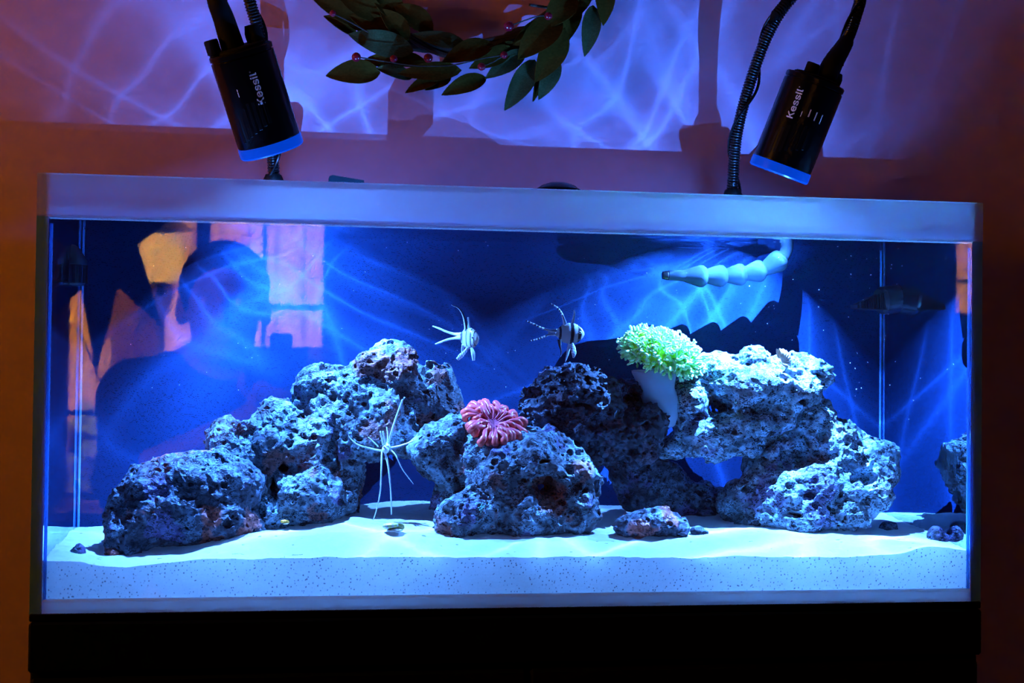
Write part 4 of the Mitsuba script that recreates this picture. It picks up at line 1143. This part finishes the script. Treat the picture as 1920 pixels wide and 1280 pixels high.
tb = thing('side_table', 'dark table under the window, mirrored as a dark band low at the left', 'table')
t0 = atm(90, 948, -3.3)
obj('tabletop', box(-0.62, 0.10, -3.55, -3.05, t0[2] - 0.03, t0[2], 0.005), MAT['frame'], tb)
for x in (-0.58, 0.06):
    for y in (-3.51, -3.09):
        obj('leg', box(x - 0.02, x + 0.02, y - 0.02, y + 0.02, 0, t0[2] - 0.03, 0.003), MAT['frame'], tb)

# the photographer, kneeling with the camera held in front of the chest, face lowered to its screen
HY = -1.60
hc = atm(420, 572, HY)                        # head centre
s = (HY * -1 + 1.352) / FOC
pe = thing('person', 'dark silhouette of a kneeling photographer mirrored in the left half of the glass', 'person')
lens_c = np.array([CAM[0], -1.40, CAM[2]])
shL, shR = atm(252, 742, HY - 0.06), atm(560, 752, HY - 0.06)
elL, elR = atm(232, 905, HY + 0.02), atm(575, 905, HY - 0.02)
wrL, wrR = lens_c + [-0.055, -0.055, -0.095], lens_c + [0.085, -0.075, -0.035]
neck, chest, waist, hips = atm(412, 680, HY - 0.045), atm(405, 800, HY - 0.08), np.array([hc[0], HY - 0.17, 0.66]), np.array([hc[0], HY - 0.20, 0.50])
kn = [np.array([hc[0] + sx * 0.13, HY + 0.06, 0.075]) for sx in (-1, 1)]
ft = [np.array([hc[0] + sx * 0.12, HY - 0.38, 0.05]) for sx in (-1, 1)]
hp = [hips + [sx * 0.09, 0, -0.01] for sx in (-1, 1)]


def limb(P, pts, rs):
    return [cone(P, a, b, r0, r1) for a, b, r0, r1 in zip(pts, pts[1:], rs, rs[1:])]


def hand_parts(P, wrist, palm, fingers, thumb):
    d = limb(P, [wrist, palm], [0.024, 0.030])
    for ch in fingers:
        d += limb(P, ch, [0.0105, 0.0095, 0.0085, 0.0078][:len(ch)])
    return d + limb(P, thumb, [0.0125, 0.0105, 0.009])


def head(P):
    q = P - hc
    d = smin([ellipsoid(q, np.array([0, -0.012, 0.028]), np.array([0.078, 0.098, 0.090])), ellipsoid(q, np.array([0, 0.018, -0.045]), np.array([0.060, 0.070, 0.075])), cone(q, [0, 0.055, -0.085], [0, 0.06, -0.09], 0.024, 0.02)], 0.012)
    d = smin([d, cone(q, [0, 0.082, 0.012], [0, 0.108, -0.030], 0.010, 0.014), ellipsoid(q, np.array([0.0, 0.085, 0.022]), np.array([0.05, 0.016, 0.010])), ellipsoid(q, np.array([0.0, 0.082, -0.062]), np.array([0.026, 0.014, 0.010]))], 0.006)
    for sx in (-1, 1):
        d = smin([d, ellipsoid(q, np.array([sx * 0.083, -0.008, -0.012]), np.array([0.011, 0.020, 0.032]))], 0.004)
        d = np.maximum(d, -ellipsoid(q, np.array([sx * 0.032, 0.098, 0.004]), np.array([0.016, 0.014, 0.009])))
    return np.maximum(d, -ellipsoid(q, np.array([0, 0.100, -0.062]), np.array([0.022, 0.012, 0.0022])))


h_ = 0.0072
P = grid(np.array([hc[0] - 0.34, HY - 0.50, 0.005]), np.array([hc[0] + 0.34, -1.375, hc[2] + 0.14]), h_)
tors = [ellipsoid(P, chest, np.array([0.155, 0.105, 0.17])), ellipsoid(P, waist, np.array([0.140, 0.105, 0.16])), ellipsoid(P, hips, np.array([0.155, 0.12, 0.11]))] + limb(P, [shL, (shL + shR) / 2 + [0, 0, 0.015], shR], [0.052, 0.07, 0.052])
armL, armR = limb(P, [shL, elL, wrL], [0.052, 0.040, 0.026]), limb(P, [shR, elR, wrR], [0.052, 0.040, 0.026])
legs = [d for sd in (0, 1) for d in limb(P, [hp[sd], kn[sd], ft[sd]], [0.088, 0.062, 0.040]) + limb(P, [ft[sd], ft[sd] + [0, -0.10, -0.012]], [0.036, 0.028])]
gp_ = lens_c + [0.062, -0.052, 0.0]           # right hand closes on the camera's grip
fR = [[gp_ + [0.012, -0.01, 0.030 - 0.019 * q], gp_ + [0.026, 0.018, 0.032 - 0.019 * q], gp_ + [0.010, 0.032, 0.032 - 0.019 * q], gp_ + [-0.012 + 0.004 * abs(q - 1.4), 0.030, 0.031 - 0.019 * q]] for q in range(4)]
tR = [gp_ + [0.01, -0.03, 0.02], gp_ + [-0.008, -0.045, 0.030], gp_ + [-0.028, -0.046, 0.034]]
pl_ = lens_c + [-0.030, -0.045, -0.062]       # left hand carries the lens from below
fL = [[pl_ + [-0.010 + 0.019 * q, 0.010, 0.0], pl_ + [-0.014 + 0.019 * q, 0.036, 0.006], pl_ + [-0.012 + 0.019 * q, 0.046, 0.026], pl_ + [-0.008 + 0.018 * q, 0.044, 0.040 - 0.006 * abs(q - 1.5)]] for q in range(4)]
tL = [pl_ + [-0.022, -0.010, 0.010], pl_ + [-0.040, 0.004, 0.028], pl_ + [-0.040, 0.010, 0.048]]
body = smin(tors + legs, 0.02)
body = smin([body, smin(armL, 0.012), smin(armR, 0.012)], 0.015)
body = smin([body, cone(P, neck - [0, 0.01, 0.05], hc + [0, -0.01, -0.06], 0.060, 0.052)], 0.018)
body = smin([body, head(P)], 0.008)
body = smin([body] + hand_parts(P, wrR, gp_ + [0.016, -0.022, -0.005], fR, tR) + hand_parts(P, wrL, pl_ + [0.008, -0.008, -0.006], fL, tL), 0.0035)
obj('body', surface_nets(body, P[0, 0, 0], h_), MAT['skin'], pe, True)
cl_ = smin(tors, 0.02)
cl_ = smin([cl_] + [smin([cone(P, a, a + (b - a) * 1.0, 0.058, 0.047)] + [cone(P, b, b + (w - b) * 0.1, 0.046, 0.044)], 0.01) for a, b, w in ((shL, elL, wrL), (shR, elR, wrR))], 0.018) - 0.007
cl_ = cl_ + 0.003 * nz(P, 0.09, 40)
cl_ = np.maximum(cl_, (hips[2] - 0.05) - P[..., 2])
cl_ = np.maximum(cl_, (P[..., 2] - (neck[2] - 0.002)) - 0.25 * np.abs(P[..., 0] - neck[0]))
obj('shirt', surface_nets(np.pad(cl_, 1, constant_values=1.0), P[0, 0, 0] - h_, h_), MAT['shirt'], pe, True)
tr = smin([tors[2]] + legs[0:2] + legs[3:5], 0.02) - 0.008
tr = np.maximum(tr, P[..., 2] - (hips[2] + 0.045))
obj('trousers', surface_nets(np.pad(tr, 1, constant_values=1.0), P[0, 0, 0] - h_, h_), MAT['trousers'], pe, True)
sh_ = smin([cone(P, f_ + [0, 0.01, -0.005], f_ + [0, -0.13, -0.018], 0.045, 0.034) for f_ in ft], 0.001)
obj('shoes', surface_nets(np.pad(np.maximum(sh_, 0.006 - P[..., 2]), 1, constant_values=1.0), P[0, 0, 0] - h_, h_), MAT['black_rough'], pe, True)
Pq = grid(hc - [0.11, 0.13, 0.09], hc + [0.11, 0.10, 0.14], 0.004)
q = Pq - hc
hr = ellipsoid(q, np.array([0, -0.016, 0.034]), np.array([0.090, 0.108, 0.096])) + 0.003 * nz(Pq, 0.02, 50)
hr = np.maximum(hr, -(head(Pq) + 0.002))
hr = np.maximum(hr, 0.6 * (q[..., 1] - 0.055 - 0.5 * (q[..., 2] - 0.03)))
hr = np.maximum(hr, -(q[..., 2] + 0.055 + 0.3 * q[..., 1]))
obj('hair', surface_nets(np.pad(hr, 1, constant_values=1.0), Pq[0, 0, 0] - 0.004, 0.004), MAT['hair'], pe, True)
for sx in (-1, 1):
    obj('eye', ball(hc + [sx * 0.032, 0.079, 0.003], 0.0115, 2), MAT['eye'], pe + '__body', True)
cm = thing('camera_body', 'dark camera held by the kneeling photographer, lost in the mirrored silhouette', 'camera')
obj('housing', box(lens_c[0] - 0.068, lens_c[0] + 0.066, -1.475, -1.440, lens_c[2] - 0.045, lens_c[2] + 0.040, 0.006), MAT['black'], cm)
obj('viewfinder', box(lens_c[0] - 0.022, lens_c[0] + 0.022, -1.475, -1.435, lens_c[2] + 0.038, lens_c[2] + 0.066, 0.006), MAT['black'], cm)
obj('lens_barrel', placed(trimesh.creation.revolve([(0.0, 0.0), (0.033, 0.0), (0.033, 0.05), (0.036, 0.052), (0.036, 0.066), (0.030, 0.066), (0.026, 0.058), (0.0, 0.058)], sections=36), frame([0, 1, 0], (0, 0, 1)), np.array([lens_c[0], -1.442, lens_c[2]])), MAT['black'], cm)
